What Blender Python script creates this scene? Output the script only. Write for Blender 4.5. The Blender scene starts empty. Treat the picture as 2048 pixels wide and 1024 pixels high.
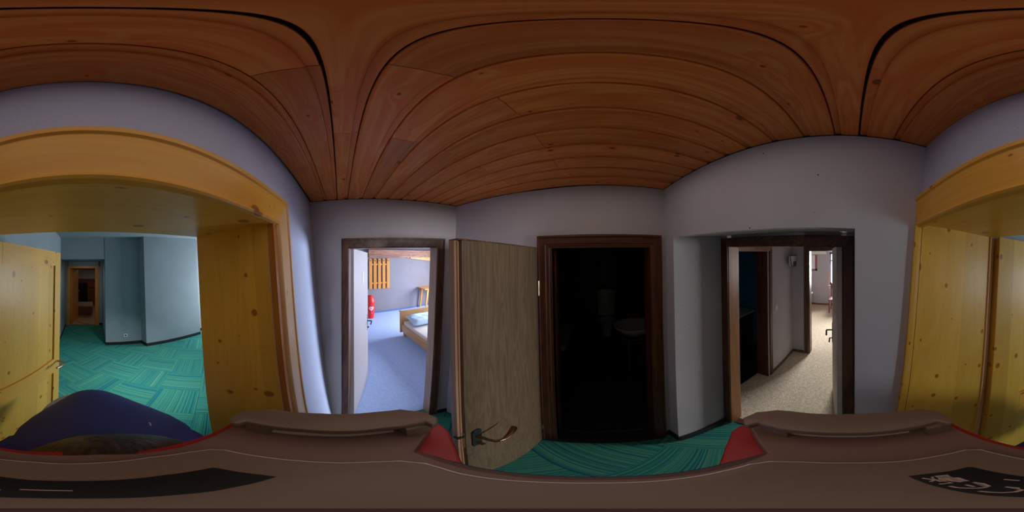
import bpy, bmesh, math, random
from mathutils import Matrix, Vector
random.seed(7)
S = bpy.context.scene
COL = S.collection
R = math.radians
def Rx(a): return Matrix.Rotation(R(a), 4, 'X')
def Ry(a): return Matrix.Rotation(R(a), 4, 'Y')
def Rz(a): return Matrix.Rotation(R(a), 4, 'Z')
def T(x, y, z): return Matrix.Translation((x, y, z))
EYE = 1.95
I4 = Matrix.Identity(4)

# ---------------------------------------------------------------- camera
cam = bpy.data.cameras.new('camera')
cam.type = 'PANO'
try: cam.cycles.panorama_type = 'EQUIRECTANGULAR'
except Exception: pass
try: cam.panorama_type = 'EQUIRECTANGULAR'
except Exception: pass
cam.clip_start = 0.01
co = bpy.data.objects.new('camera', cam); COL.objects.link(co)
co.matrix_world = T(0, 0, EYE) @ Ry(1.0) @ Rz(30.06) @ Rx(90)
S.camera = co
# ---------------------------------------------------------------- world, lights, exposure
S.view_settings.view_transform = 'Standard'
S.view_settings.look = 'None'
S.view_settings.gamma = 1.0
S.view_settings.use_curve_mapping = False
S.view_settings.exposure = 0.15
w = bpy.data.worlds.new('world'); S.world = w; w.use_nodes = True
bg = w.node_tree.nodes['Background']
bg.inputs[0].default_value = (0.72, 0.80, 1.0, 1); bg.inputs[1].default_value = 2.2
BACK = T(0, 0, EYE) @ Ry(1.0) @ Rx(4.25) @ T(0, 0, -EYE)     # the hallway beyond the pine lining lies a little aslant
def area(name, loc, target, sx, sy, power, col, M=I4, spread=180):
    l = bpy.data.lights.new(name, 'AREA'); l.shape = 'RECTANGLE'; l.size = sx; l.size_y = sy
    l.energy = power; l.color = col; l.spread = R(spread)
    o = bpy.data.objects.new(name, l); COL.objects.link(o)
    q = (Vector(target) - Vector(loc)).to_track_quat('-Z', 'Y').to_matrix().to_4x4()
    o.matrix_world = M @ T(*loc) @ q
    return o
area('bedroom_window_light', (-3.3, 4.45, 1.45), (-2.6, 0, 0.7), 2.6, 1.3, 380, (0.72, 0.80, 1.0))
area('beige_room_window_light', (6.06, 0.32, 1.4), (0.6, 0.48, 0.2), 0.95, 1.15, 92, (0.97, 0.96, 1.0), I4, 95)
area('hall_recess_fill', (0.0, -3.95, 2.12), (0.08, -5.3, 0.7), 0.3, 0.15, 1.6, (1.0, 0.93, 0.85), BACK, 120)  # added fill that brightens the recess and its orange door frame
area('hall_window_light', (-4.1, -2.55, 1.35), (0, -2.2, 1.2), 1.5, 1.3, 104, (0.80, 0.88, 1.0), BACK)
area('hall_floor_fill', (-1.38, -0.72, 2.55), (-0.55, -2.35, 0), 0.30, 0.10, 10, (0.84, 0.93, 1.0), BACK, 58)  # added light for the bright band on the hall carpet; no roof window exists
area('dark_room_fill', (-0.9, -7.4, 2.3), (0, -6.0, 0), 0.5, 0.5, 6.0, (1.0, 0.8, 0.65), BACK)  # added fill for the old room; no lamp is built there
area('corridor_fill_light', (-0.15, 0.33, 2.36), (-0.15, 0.33, 0), 0.9, 0.8, 1.35, (1.0, 0.84, 0.80))  # weak fill added under the corridor ceiling, which has no opening

# ---------------------------------------------------------------- materials
def lin(c):
    return tuple(((x/255/12.92) if x/255 <= 0.04045 else ((x/255+0.055)/1.055)**2.4) for x in c) + (1,)
class NT:
    def __init__(s, name):
        s.m = bpy.data.materials.new(name); s.m.use_nodes = True
        s.t = s.m.node_tree; s.b = s.t.nodes['Principled BSDF']
    def n(s, typ, **kw):
        x = s.t.nodes.new(typ)
        for k, v in kw.items():
            if k.startswith('i_'):
                key = k[2:]
                x.inputs[int(key) if key.isdigit() else key.replace('_', ' ')].default_value = v
            else: setattr(x, k, v)
        return x
    def l(s, a, b): s.t.links.new(a, b)
    def math(s, op, a, b=None):
        x = s.t.nodes.new('ShaderNodeMath'); x.operation = op
        for i, v in enumerate((a, b)):
            if v is None: continue
            if isinstance(v, (int, float)): x.inputs[i].default_value = v
            else: s.l(v, x.inputs[i])
        return x.outputs[0]
    def ramp(s, fac, stops):
        x = s.t.nodes.new('ShaderNodeValToRGB')
        while len(x.color_ramp.elements) < len(stops): x.color_ramp.elements.new(0.5)
        for e, (p, c) in zip(x.color_ramp.elements, stops): e.position = p; e.color = c
        s.l(fac, x.inputs[0]); return x.outputs[0]
    def mix(s, fac, a, b, mode='MIX'):
        x = s.t.nodes.new('ShaderNodeMix'); x.data_type = 'RGBA'; x.blend_type = mode
        for sock, v in ((x.inputs[0], fac), (x.inputs[6], a), (x.inputs[7], b)):
            if isinstance(v, (int, float)): sock.default_value = v
            elif isinstance(v, tuple): sock.default_value = v
            else: s.l(v, sock)
        return x.outputs[2]
    def coords(s, scale=(1, 1, 1), rnd=True):
        tc = s.n('ShaderNodeTexCoord'); mp = s.n('ShaderNodeMapping'); mp.inputs['Scale'].default_value = scale
        if rnd:
            oi = s.n('ShaderNodeObjectInfo'); k = s.math('MULTIPLY', oi.outputs['Random'], 37.0)
            cx = s.n('ShaderNodeCombineXYZ'); s.l(k, cx.inputs[0]); s.l(k, cx.inputs[1]); s.l(k, cx.inputs[2])
            ad = s.n('ShaderNodeVectorMath', operation='ADD'); s.l(tc.outputs['Object'], ad.inputs[0]); s.l(cx.outputs[0], ad.inputs[1])
            s.l(ad.outputs[0], mp.inputs[0])
        else: s.l(tc.outputs['Object'], mp.inputs[0])
        return mp.outputs[0]
    def bump(s, h, strength, dist=0.01):
        x = s.n('ShaderNodeBump'); x.inputs['Strength'].default_value = strength; x.inputs['Distance'].default_value = dist
        s.l(h, x.inputs['Height']); s.l(x.outputs[0], s.b.inputs['Normal'])
MATS = {}
def plain(name, c, rough=0.5, metal=0.0, noise=0.0, nscale=40, bump=0.0, spec=0.5):
    n = NT(name); n.b.inputs['Roughness'].default_value = rough; n.b.inputs['Metallic'].default_value = metal
    n.b.inputs['Specular IOR Level'].default_value = spec
    base = lin(c)
    if noise or bump:
        v = n.coords((1, 1, 1), False); x = n.n('ShaderNodeTexNoise', i_Scale=float(nscale), i_Detail=5.0); n.l(v, x.inputs['Vector'])
        if noise:
            a = tuple(q*(1-noise) for q in base[:3])+(1,); b = tuple(min(1, q*(1+noise)) for q in base[:3])+(1,)
            n.l(n.ramp(x.outputs[0], [(0.3, a), (0.7, b)]), n.b.inputs['Base Color'])
        else: n.b.inputs['Base Color'].default_value = base
        if bump: n.bump(x.outputs[0], bump, 0.004)
    else: n.b.inputs['Base Color'].default_value = base
    MATS[name] = n.m; return n.m
def plaster(name, c, big=0.25, fine=0.5, specks=False):
    n = NT(name); n.b.inputs['Roughness'].default_value = 0.9; n.b.inputs['Specular IOR Level'].default_value = 0.15
    v = n.coords((1, 1, 1), False)
    a = n.n('ShaderNodeTexNoise', i_Scale=3.0, i_Detail=3.0); n.l(v, a.inputs['Vector'])
    f = n.n('ShaderNodeTexNoise', i_Scale=220.0, i_Detail=4.0, i_Roughness=0.65); n.l(v, f.inputs['Vector'])
    b = lin(c); lo = tuple(x*0.93 for x in b[:3])+(1,)
    col = n.ramp(a.outputs[0], [(0.3, lo), (0.7, b)])
    if specks:
        vo = n.n('ShaderNodeTexVoronoi', i_Scale=14.0); n.l(v, vo.inputs['Vector'])
        msk = n.math('LESS_THAN', vo.outputs['Distance'], 0.035)
        col = n.mix(msk, col, (0.03, 0.02, 0.02, 1))
    n.l(col, n.b.inputs['Base Color'])
    h = n.math('ADD', n.math('MULTIPLY', a.outputs[0], big), n.math('MULTIPLY', f.outputs[0], fine))
    n.bump(h, 0.5, 0.004)
    MATS[name] = n.m; return n.m
def wood(name, light, dark, knotc, axis=0, grain=1.0, knots=0.0, rough=0.4, stave=0.0, vary=0.15, contrast=1.0, kd=5.0, coat=0.0):
    """axis = direction of the grain in the part's own coordinates"""
    n = NT(name); n.b.inputs['Roughness'].default_value = rough; n.b.inputs['Specular IOR Level'].default_value = 0.4
    n.b.inputs['Coat Weight'].default_value = coat; n.b.inputs['Coat Roughness'].default_value = 0.25
    L, Dk = lin(light), lin(dark)
    sc = [9.0*grain]*3; sc[axis] = 0.7*grain
    v = n.coords((1, 1, 1))
    # knots
    if knots:
        ks = [kd*1.5]*3; ks[axis] = kd*0.75
        sx_ = n.n('ShaderNodeSeparateXYZ'); n.l(v, sx_.inputs[0]); oth = [i for i in range(3) if i != axis]
        cc = n.n('ShaderNodeCombineXYZ'); n.l(n.math('MULTIPLY', n.math('ADD', sx_.outputs[oth[0]], sx_.outputs[oth[1]]), kd*1.5), cc.inputs[0]); n.l(n.math('MULTIPLY', sx_.outputs[axis], kd*1.0), cc.inputs[1])
        vo = n.n('ShaderNodeTexVoronoi', voronoi_dimensions='2D', i_Scale=1.0, i_Randomness=1.0); n.l(cc.outputs[0], vo.inputs['Vector'])
        dist = vo.outputs['Distance']
        rnd = n.n('ShaderNodeSeparateColor'); n.l(vo.outputs['Color'], rnd.inputs[0])
        rad = n.math('MULTIPLY', n.math('POWER', rnd.outputs[0], 2.6), knots)
        inner = n.ramp(n.math('DIVIDE', dist, n.math('ADD', rad, 0.015)), [(0.0, (1, 1, 1, 1)), (0.75, (0.9, 0.9, 0.9, 1)), (1.0, (0, 0, 0, 1))])
        halo = n.ramp(n.math('DIVIDE', dist, n.math('ADD', n.math('MULTIPLY', rad, 3.2), 0.06)), [(0.0, (1, 1, 1, 1)), (0.3, (0.8, 0.8, 0.8, 1)), (1.0, (0, 0, 0, 1))])
        # bend the grain round the knot
        bend = n.n('ShaderNodeMath', operation='SMOOTH_MIN')
        fall = n.math('POWER', n.math('SUBTRACT', 1.0, n.math('MINIMUM', n.math('MULTIPLY', dist, 3.0), 1.0)), 2.0)
        k3 = n.n('ShaderNodeCombineXYZ')
        for i in range(3):
            if i != axis: n.l(n.math('MULTIPLY', fall, 0.03), k3.inputs[i])
        ad = n.n('ShaderNodeVectorMath', operation='ADD'); n.l(v, ad.inputs[0]); n.l(k3.outputs[0], ad.inputs[1]); vv = ad.outputs[0]
    else: vv = v
    mp = n.n('ShaderNodeMapping'); mp.inputs['Scale'].default_value = sc; n.l(vv, mp.inputs[0])
    a = n.n('ShaderNodeTexNoise', i_Scale=1.0, i_Detail=3.0, i_Distortion=0.6); n.l(mp.outputs[0], a.inputs['Vector'])
    rings = n.math('FRACT', n.math('MULTIPLY', a.outputs[0], 7.0))
    rings = n.math('ABSOLUTE', n.math('SUBTRACT', n.math('MULTIPLY', rings, 2.0), 1.0))
    sf = [160.0*grain]*3; sf[axis] = 3.0*grain
    mf = n.n('ShaderNodeMapping'); mf.inputs['Scale'].default_value = sf; n.l(v, mf.inputs[0])
    f = n.n('ShaderNodeTexNoise', i_Scale=1.0, i_Detail=2.0); n.l(mf.outputs[0], f.inputs['Vector'])
    fac = n.math('ADD', n.math('MULTIPLY', rings, 0.55), n.math('MULTIPLY', f.outputs[0], 0.45))
    fac = n.math('ADD', n.math('MULTIPLY', n.math('SUBTRACT', fac, 0.5), contrast), 0.5)
    col = n.ramp(fac, [(0.15, L), (0.9, Dk)])
    # broad tone
    sb = [3.5]*3; sb[axis] = 0.6
    mb = n.n('ShaderNodeMapping'); mb.inputs['Scale'].default_value = sb; n.l(v, mb.inputs[0])
    bnz = n.n('ShaderNodeTexNoise', i_Scale=1.0, i_Detail=2.0); n.l(mb.outputs[0], bnz.inputs['Vector'])
    tone = n.ramp(bnz.outputs[0], [(0.3, (1-vary,)*3+(1,)), (0.7, (1+vary*0.0,)*3+(1,))])
    col = n.mix(1.0, col, tone, 'MULTIPLY')
    if stave:
        tc = n.n('ShaderNodeSeparateXYZ'); n.l(v, tc.inputs[0])
        other = [i for i in range(3) if i != axis]
        q = n.math('ADD', tc.outputs[other[0]], tc.outputs[other[1]] if axis == 2 else 0.0)
        fl = n.math('FLOOR', n.math('DIVIDE', q, stave))
        wn = n.n('ShaderNodeTexWhiteNoise', noise_dimensions='1D'); n.l(fl, wn.inputs['W'])
        t2 = n.ramp(wn.outputs[0], [(0.0, (0.78, 0.76, 0.72, 1)), (1.0, (1, 1, 1, 1))])
        col = n.mix(1.0, col, t2, 'MULTIPLY')
    if knots:
        col = n.mix(n.math('MULTIPLY', halo, 0.5), col, lin(dark))
        col = n.mix(n.math('MULTIPLY', inner, 0.75), col, lin(knotc))
    n.l(col, n.b.inputs['Base Color'])
    n.bump(fac, 0.15, 0.001)
    MATS[name] = n.m; return n.m
plaster('wall', (190, 186, 188))
plaster('wall_rough', (206, 214, 238), 0.6, 1.6)
plaster('wall_speck', (192, 190, 192), 0.25, 0.5, True)
plaster('wall_lilac', (140, 135, 138))
plaster('wall_hall', (146, 156, 160))
wood('ceiling_wood', (255, 170, 88), (236, 112, 46), (86, 40, 22), 0, 1.6, 0.05, 0.38, vary=0.38, kd=4.4, contrast=0.8)
wood('pine_v', (255, 210, 92), (244, 178, 56), (126, 58, 22), 2, 1.4, 0.14, 0.42, stave=0.11, vary=0.14, contrast=0.45, kd=7.0, coat=0.12)
wood('pine_h', (252, 200, 86), (236, 164, 52), (126, 58, 22), 0, 1.4, 0.10, 0.42, vary=0.12, contrast=0.45, kd=4.5, coat=0.12)
wood('pine_pale', (242, 204, 150), (224, 176, 112), (150, 80, 50), 2, 0.8, 0.08, 0.33, vary=0.1, contrast=0.5, kd=3.0, coat=0.12)
wood('pine_red', (206, 138, 56), (170, 98, 36), (90, 40, 20), 2, 0.8, 0.0, 0.35, vary=0.1, contrast=0.6)
wood('frame_dark_v', (116, 82, 62), (68, 42, 32), (40, 22, 16), 2, 1.0, 0.0, 0.4, contrast=1.2)
wood('frame_dark_h', (116, 82, 62), (68, 42, 32), (40, 22, 16), 0, 1.0, 0.0, 0.4, contrast=1.2)
wood('frame_red_v', (104, 60, 40), (64, 34, 24), (40, 22, 16), 2, 1.0, 0.0, 0.4, contrast=0.9)
wood('frame_red_h', (104, 60, 40), (64, 34, 24), (40, 22, 16), 0, 1.0, 0.0, 0.4, contrast=0.9)
wood('lining_wood', (176, 140, 108), (136, 100, 76), (60, 40, 30), 2, 1.0, 0.0, 0.45, contrast=0.7)
wood('lining_orange', (176, 118, 62), (136, 82, 40), (60, 40, 30), 2, 1.0, 0.0, 0.4, contrast=0.7)
wood('oak_veneer', (104, 88, 66), (80, 64, 46), (90, 60, 30), 2, 2.6, 0.0, 0.5, vary=0.10, contrast=1.0)
wood('far_frame', (232, 160, 84), (206, 128, 58), (120, 60, 20), 2, 1.0, 0.0, 0.4, contrast=0.6)
wood('slat_wood', (240, 170, 86), (218, 138, 58), (110, 50, 20), 2, 1.2, 0.10, 0.45, contrast=0.6, kd=6)
wood('beam_wood', (178, 130, 104), (128, 84, 64), (70, 40, 30), 1, 1.0, 0.0, 0.6, contrast=1.1)
wood('bed_wood', (226, 178, 122), (204, 148, 92), (110, 60, 30), 0, 1.0, 0.0, 0.4, contrast=0.5)
wood('old_wood', (150, 92, 58), (96, 52, 32), (40, 22, 16), 2, 1.0, 0.1, 0.6, contrast=1.0)
wood('floor_boards', (190, 160, 130), (150, 120, 96), (70, 50, 40), 0, 1.0, 0.0, 0.6, contrast=0.8)
plain('door_grey', (168, 160, 160), 0.5, noise=0.04)
plain('door_white', (222, 216, 200), 0.5, noise=0.04)
plain('brass_dark', (120, 92, 72), 0.28, 0.9)
plain('iron_dark', (60, 66, 62), 0.45, 0.8)
plain('steel', (190, 185, 180), 0.3, 0.9)
plain('nickel', (170, 150, 120), 0.3, 0.9)
plain('black_base', (18, 20, 24), 0.7)
plain('blue_base', (96, 118, 160), 0.8)
plain('brown_base', (110, 84, 58), 0.7)
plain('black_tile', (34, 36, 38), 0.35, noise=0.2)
plain('grout', (84, 84, 84), 0.9)
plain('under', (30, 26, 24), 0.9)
plain('ceramic', (225, 225, 220), 0.15)
plain('white_paint', (235, 235, 235), 0.5)
plain('socket_white', (226, 226, 220), 0.35)
plain('bin_red', (226, 44, 40), 0.35)
plain('logo_white', (245, 240, 240), 0.5)
plain('linen', (196, 220, 240), 0.9, noise=0.04, nscale=8, bump=0.25)
plain('mattress', (235, 226, 214), 0.9, noise=0.03)
plain('plastic_beige', (118, 100, 84), 0.42, noise=0.03, nscale=300)
plain('plastic_mauve', (120, 92, 80), 0.5, noise=0.04, nscale=300)
plain('plastic_lip', (210, 204, 200), 0.35)
plain('plastic_red', (160, 18, 22), 0.4)
plain('plastic_darkred', (66, 16, 15), 0.4)
plain('gloss_black', (12, 12, 12), 0.35, spec=0.25)
plain('print_grey', (178, 160, 150), 0.5)
plain('matt_black', (16, 16, 16), 0.6)
plain('jacket', (54, 58, 132), 0.75, noise=0.08, nscale=60, bump=0.1)
plain('trousers', (40, 42, 50), 0.9)
plain('shirt_grey', (190, 190, 190), 0.9)
plain('skin', (214, 160, 130), 0.5)
plain('shoe', (60, 50, 44), 0.6)
plain('towel', (60, 110, 120), 0.95)
plain('towel_rust', (140, 70, 40), 0.95)
plain('mauve_frame', (150, 96, 92), 0.5)
plain('red_brown', (120, 50, 40), 0.5)
plain('pelmet', (232, 232, 214), 0.6)
plain('lint', (220, 214, 190), 0.9)
def glass(name, c, rough=0.1):
    n = NT(name); n.b.inputs['Base Color'].default_value = lin(c); n.b.inputs['Transmission Weight'].default_value = 1
    n.b.inputs['Roughness'].default_value = rough; n.b.inputs['IOR'].default_value = 1.2; MATS[name] = n.m
plain('lamp_glass', (206, 206, 200), 0.25)
# window glass: thin and clear
n = NT('window_glass'); tr = n.n('ShaderNodeBsdfTransparent'); gl = n.n('ShaderNodeBsdfGlossy', i_Roughness=0.02); mx = n.n('ShaderNodeMixShader', i_0=0.06)
n.l(tr.outputs[0], mx.inputs[1]); n.l(gl.outputs[0], mx.inputs[2]); n.l(mx.outputs[0], n.t.nodes['Material Output'].inputs[0]); MATS['window_glass'] = n.m
# hair
n = NT('hair'); n.b.inputs['Roughness'].default_value = 0.5
v = n.coords((160, 12, 160), False); a = n.n('ShaderNodeTexNoise', i_Scale=1.0, i_Detail=2.0); n.l(v, a.inputs['Vector'])
n.l(n.ramp(a.outputs[0], [(0.35, lin((38, 22, 14))), (0.7, lin((92, 52, 28)))]), n.b.inputs['Base Color']); n.bump(a.outputs[0], 0.6, 0.003); MATS['hair'] = n.m
# striped green carpet tile, stripes along the tile's own X
n = NT('carpet_green'); n.b.inputs['Roughness'].default_value = 0.95; n.b.inputs['Specular IOR Level'].default_value = 0.05
tc = n.n('ShaderNodeTexCoord'); sp = n.n('ShaderNodeSeparateXYZ'); n.l(tc.outputs['Object'], sp.inputs[0])
oi = n.n('ShaderNodeObjectInfo'); off = n.math('MULTIPLY', oi.outputs['Random'], 91.0)
def strip(w_, k):
    f_ = n.math('FLOOR', n.math('DIVIDE', sp.outputs[1], w_)); wn_ = n.n('ShaderNodeTexWhiteNoise', noise_dimensions='1D')
    n.l(n.math('ADD', f_, n.math('MULTIPLY', off, k)), wn_.inputs['W']); return wn_.outputs[0]
s1, s2 = strip(0.0050, 1.0), strip(0.017, 3.1)
col = n.ramp(s1, [(0.0, lin((26, 98, 122))), (0.16, lin((30, 112, 124))), (0.20, lin((56, 138, 120))), (0.62, lin((62, 144, 122))), (0.66, lin((96, 158, 130))), (1.0, lin((72, 150, 124)))])
c2 = n.ramp(s2, [(0, (0.84, 0.90, 0.92, 1)), (1, (1, 1, 1, 1))])
col = n.mix(1.0, col, c2, 'MULTIPLY')
nz = n.n('ShaderNodeTexNoise', i_Scale=330.0, i_Detail=3.0); n.l(tc.outputs['Object'], nz.inputs['Vector'])
col = n.mix(1.0, col, n.ramp(nz.outputs[0], [(0.3, (0.72, 0.72, 0.72, 1)), (0.7, (1, 1, 1, 1))]), 'MULTIPLY')
n.l(col, n.b.inputs['Base Color']); n.bump(nz.outputs[0], 0.6, 0.004); MATS['carpet_green'] = n.m
def pile(name, a_, b_, sc=260.0):
    n = NT(name); n.b.inputs['Roughness'].default_value = 0.95; n.b.inputs['Specular IOR Level'].default_value = 0.05
    v = n.coords((1, 1, 1), False); x = n.n('ShaderNodeTexNoise', i_Scale=sc, i_Detail=4.0, i_Roughness=0.7); n.l(v, x.inputs['Vector'])
    y = n.n('ShaderNodeTexNoise', i_Scale=28.0, i_Detail=5.0, i_Distortion=0.6); n.l(v, y.inputs['Vector'])
    f = n.math('ADD', n.math('MULTIPLY', x.outputs[0], 0.6), n.math('MULTIPLY', y.outputs[0], 0.4))
    n.l(n.ramp(f, [(0.35, lin(a_)), (0.65, lin(b_))]), n.b.inputs['Base Color']); n.bump(f, 0.7, 0.012); MATS[name] = n.m
pile('carpet_blue', (164, 190, 236), (206, 224, 255), 300.0)
pile('carpet_beige', (186, 168, 136), (244, 232, 208), 90.0)
plain('tile_blue', (60, 142, 172), 0.2, noise=0.08, nscale=6)

# ---------------------------------------------------------------- building helpers
W = {}
CUR = [I4]
def ident(o, label=None, cat=None, group=None, kind=None):
    if label: o['label'] = label
    if cat: o['category'] = cat
    if group: o['group'] = group
    if kind: o['kind'] = kind
    return o
def thing(name, label, cat, loc=(0, 0, 0), rz=0.0, group=None, extra=I4):
    o = bpy.data.objects.new(name, None); o.empty_display_size = 0.1; COL.objects.link(o)
    M = CUR[0] @ T(*loc) @ Rz(rz) @ extra; o.matrix_world = M; W[o] = M
    return ident(o, label, cat, group, 'structure' if name.startswith('door_') and name != 'board_door' else None)
class MB:
    def __init__(s): s.v = []; s.f = []
    def add(s, vs, fs):
        b = len(s.v); s.v += [tuple(x) for x in vs]; s.f += [tuple(b+i for i in f) for f in fs]; return s
    def hexa(s, p):     # 8 points: bottom ring 0-3, top ring 4-7
        return s.add(p, [(0, 3, 2, 1), (4, 5, 6, 7), (0, 1, 5, 4), (1, 2, 6, 5), (2, 3, 7, 6), (3, 0, 4, 7)])
    def box(s, x0, x1, y0, y1, z0, z1):
        return s.hexa([(x0, y0, z0), (x1, y0, z0), (x1, y1, z0), (x0, y1, z0), (x0, y0, z1), (x1, y0, z1), (x1, y1, z1), (x0, y1, z1)])
    def prism(s, poly, z0, z1, z1f=None):
        n = len(poly); vs = [(x, y, z0) for x, y in poly] + [(x, y, z1 if z1f is None else z1f(x, y)) for x, y in poly]
        return s.add(vs, [tuple(range(n))[::-1], tuple(range(n, 2*n))] + [(i, (i+1) % n, n+(i+1) % n, n+i) for i in range(n)])
    def extr(s, poly, O, U, V, N, t0, t1):   # polygon in plane (U,V) swept along N
        O, U, V, N = map(Vector, (O, U, V, N)); n = len(poly)
        vs = [O+U*a+V*b+N*t for t in (t0, t1) for a, b in poly]
        return s.add(vs, [tuple(range(n))[::-1], tuple(range(n, 2*n))] + [(i, (i+1) % n, n+(i+1) % n, n+i) for i in range(n)])
    def wallseg(s, a, b, z0, z1, th):       # th to the left of a->b
        ax, ay = a; bx, by = b; L = math.hypot(bx-ax, by-ay); nx, ny = -(by-ay)/L*th, (bx-ax)/L*th
        return s.prism([(ax, ay), (bx, by), (bx+nx, by+ny), (ax+nx, ay+ny)], z0, z1)
    def tube(s, path, r, seg=8, closed=False, squash=1.0):
        P = [Vector(p) for p in path]; n = len(P); rs = r if isinstance(r, (list, tuple)) else [r]*n
        rings = []; up = None
        for i, p in enumerate(P):
            if closed: t = P[(i+1) % n]-P[i-1]
            else: t = P[min(i+1, n-1)]-P[max(i-1, 0)]
            t.normalize()
            if up is None: up = Vector((0, 0, 1)) if abs(t.z) < 0.9 else Vector((1, 0, 0))
            a = t.cross(up).normalized(); b = a.cross(t).normalized(); up = b
            rings.append([p + a*math.cos(2*math.pi*k/seg)*rs[i] + b*math.sin(2*math.pi*k/seg)*rs[i]*squash for k in range(seg)])
        vs = [q for r_ in rings for q in r_]; fs = []
        m = n if closed else n-1
        for i in range(m):
            j = (i+1) % n
            for k in range(seg): fs.append((i*seg+k, i*seg+(k+1) % seg, j*seg+(k+1) % seg, j*seg+k))
        if not closed: fs += [tuple(range(seg))[::-1], tuple((n-1)*seg+k for k in range(seg))]
        return s.add(vs, fs)
    def lathe(s, prof, c=(0, 0, 0), seg=24, sx=1, sy=1):
        vs = [(c[0]+r*math.cos(2*math.pi*k/seg)*sx, c[1]+r*math.sin(2*math.pi*k/seg)*sy, c[2]+z) for r, z in prof for k in range(seg)]
        fs = []
        for i in range(len(prof)-1):
            for k in range(seg): fs.append((i*seg+k, i*seg+(k+1) % seg, (i+1)*seg+(k+1) % seg, (i+1)*seg+k))
        fs += [tuple(range(seg))[::-1], tuple((len(prof)-1)*seg+k for k in range(seg))]
        return s.add(vs, fs)
    def sections(s, secs, seg=24, cap=True):     # list of (center, U, V) half axes
        vs = []
        for c, U, V in secs:
            c, U, V = Vector(c), Vector(U), Vector(V)
            vs += [c+U*math.cos(2*math.pi*k/seg)+V*math.sin(2*math.pi*k/seg) for k in range(seg)]
        fs = []
        for i in range(len(secs)-1):
            for k in range(seg): fs.append((i*seg+k, i*seg+(k+1) % seg, (i+1)*seg+(k+1) % seg, (i+1)*seg+k))
        if cap: fs += [tuple(range(seg))[::-1], tuple((len(secs)-1)*seg+k for k in range(seg))]
        return s.add(vs, fs)
    def shear(s, fn): s.v = [tuple(fn(*p)) for p in s.v]; return s
    def build(s, name, mat, parent=None, local=False, bevel=0.0, smooth=False, label=None, cat=None, group=None, kind=None, base=None):
        me = bpy.data.meshes.new(name)
        if parent is not None and not local: M = W[parent].inverted() @ CUR[0]
        else: M = I4
        o_m = I4
        if parent is None:
            if base is not None: o_m = CUR[0] @ T(*base); M = T(-base[0], -base[1], -base[2])
            else: o_m = CUR[0]
        me.from_pydata([M @ Vector(p) for p in s.v], [], s.f)
        bm = bmesh.new(); bm.from_mesh(me); bmesh.ops.recalc_face_normals(bm, faces=bm.faces)
        if bevel:
            es = [e for e in bm.edges if len(e.link_faces) == 2 and e.calc_face_angle(0) > 0.6]
            bmesh.ops.bevel(bm, geom=es, offset=bevel, segments=2, profile=0.5, affect='EDGES', clamp_overlap=True)
        if smooth:
            for f in bm.faces: f.smooth = True
            for e in bm.edges: e.smooth = len(e.link_faces) == 2 and e.calc_face_angle(0) < 0.7
        bm.to_mesh(me); bm.free(); me.update()
        me.materials.append(MATS[mat])
        o = bpy.data.objects.new(name, me); COL.objects.link(o)
        if parent is not None: o.parent = parent; W[o] = W[parent]
        else: o.matrix_world = o_m; W[o] = o_m
        return ident(o, label, cat, group, kind)
def clip(poly, region):      # region: convex, counter-clockwise
    out = poly
    for i in range(len(region)):
        a, b = region[i], region[(i+1) % len(region)]; inp, out = out, []
        side = lambda p: (b[0]-a[0])*(p[1]-a[1])-(b[1]-a[1])*(p[0]-a[0])
        for j in range(len(inp)):
            p, q = inp[j], inp[(j+1) % len(inp)]; sp_, sq = side(p), side(q)
            if sp_ >= 0: out.append(p)
            if (sp_ >= 0) != (sq >= 0):
                t = sp_/(sp_-sq); out.append((p[0]+(q[0]-p[0])*t, p[1]+(q[1]-p[1])*t))
        if len(out) < 3: return []
    return out
def ccw(poly):
    a = sum(poly[i][0]*poly[(i+1) % len(poly)][1]-poly[(i+1) % len(poly)][0]*poly[i][1] for i in range(len(poly)))
    return poly if a > 0 else poly[::-1]
def sst(name, mb, mat, **k): return mb.build(name, mat, kind='structure', **k)

# door casing: profile = [(distance from outer edge, depth)], swept round three sides with mitres
def casing(parent, O, U, N, u0, u1, zt0, zt1, w_, prof, mats, names=('casing_side', 'casing_side', 'casing_head'), z0=0.0, wl=None, wr=None, lean=None):
    O, U, N = Vector(O), Vector(U).normalized(), Vector(N).normalized(); Z = Vector((0, 0, 1))
    wl = wl or w_; wr = wr or w_
    def P(u, z, t): return O+U*u+Z*z+N*t
    cs = [(a/ w_, t) for a, t in prof]
    def piece(ring0, ring1, mat, name):
        n = len(ring0); m = MB(); m.add(ring0+ring1, [tuple(range(n))[::-1], tuple(range(n, 2*n))] + [(i, (i+1) % n, n+(i+1) % n, n+i) for i in range(n)])
        if lean: m.shear(lean)
        return m.build(name, mat, parent)
    zt = lambda u: zt0+(zt1-zt0)*(u-u0)/(u1-u0)
    full = [(0, 0)]+cs+[(1, 0)]
    A0 = [P(u0+a*wl, z0, t) for a, t in full]; A1 = [P(u0+a*wl, zt(u0)-a*w_, t) for a, t in full]
    B0 = [P(u1-a*wr, z0, t) for a, t in full]; B1 = [P(u1-a*wr, zt(u1)-a*w_, t) for a, t in full]
    piece(A0, A1, mats[0], names[0]); piece(B0, B1, mats[1], names[1]); piece(A1, B1, mats[2], names[2])

ZC = EYE+0.427
# ================================================================ corridor shell
LEAN = 0.08
leanAB = lambda x, y, z: (x-LEAN*(ZC-z), y, z)
A, B, M_, C, E = (-1.147, -0.2), (-0.978, 0.842), (-0.30, 0.918), (0.402, 0.918), (0.505, -0.24)
ab = lambda y: (-1.1188+0.1686*y, y)
ceil_x = lambda y: -0.0908*y+0.4852
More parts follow.
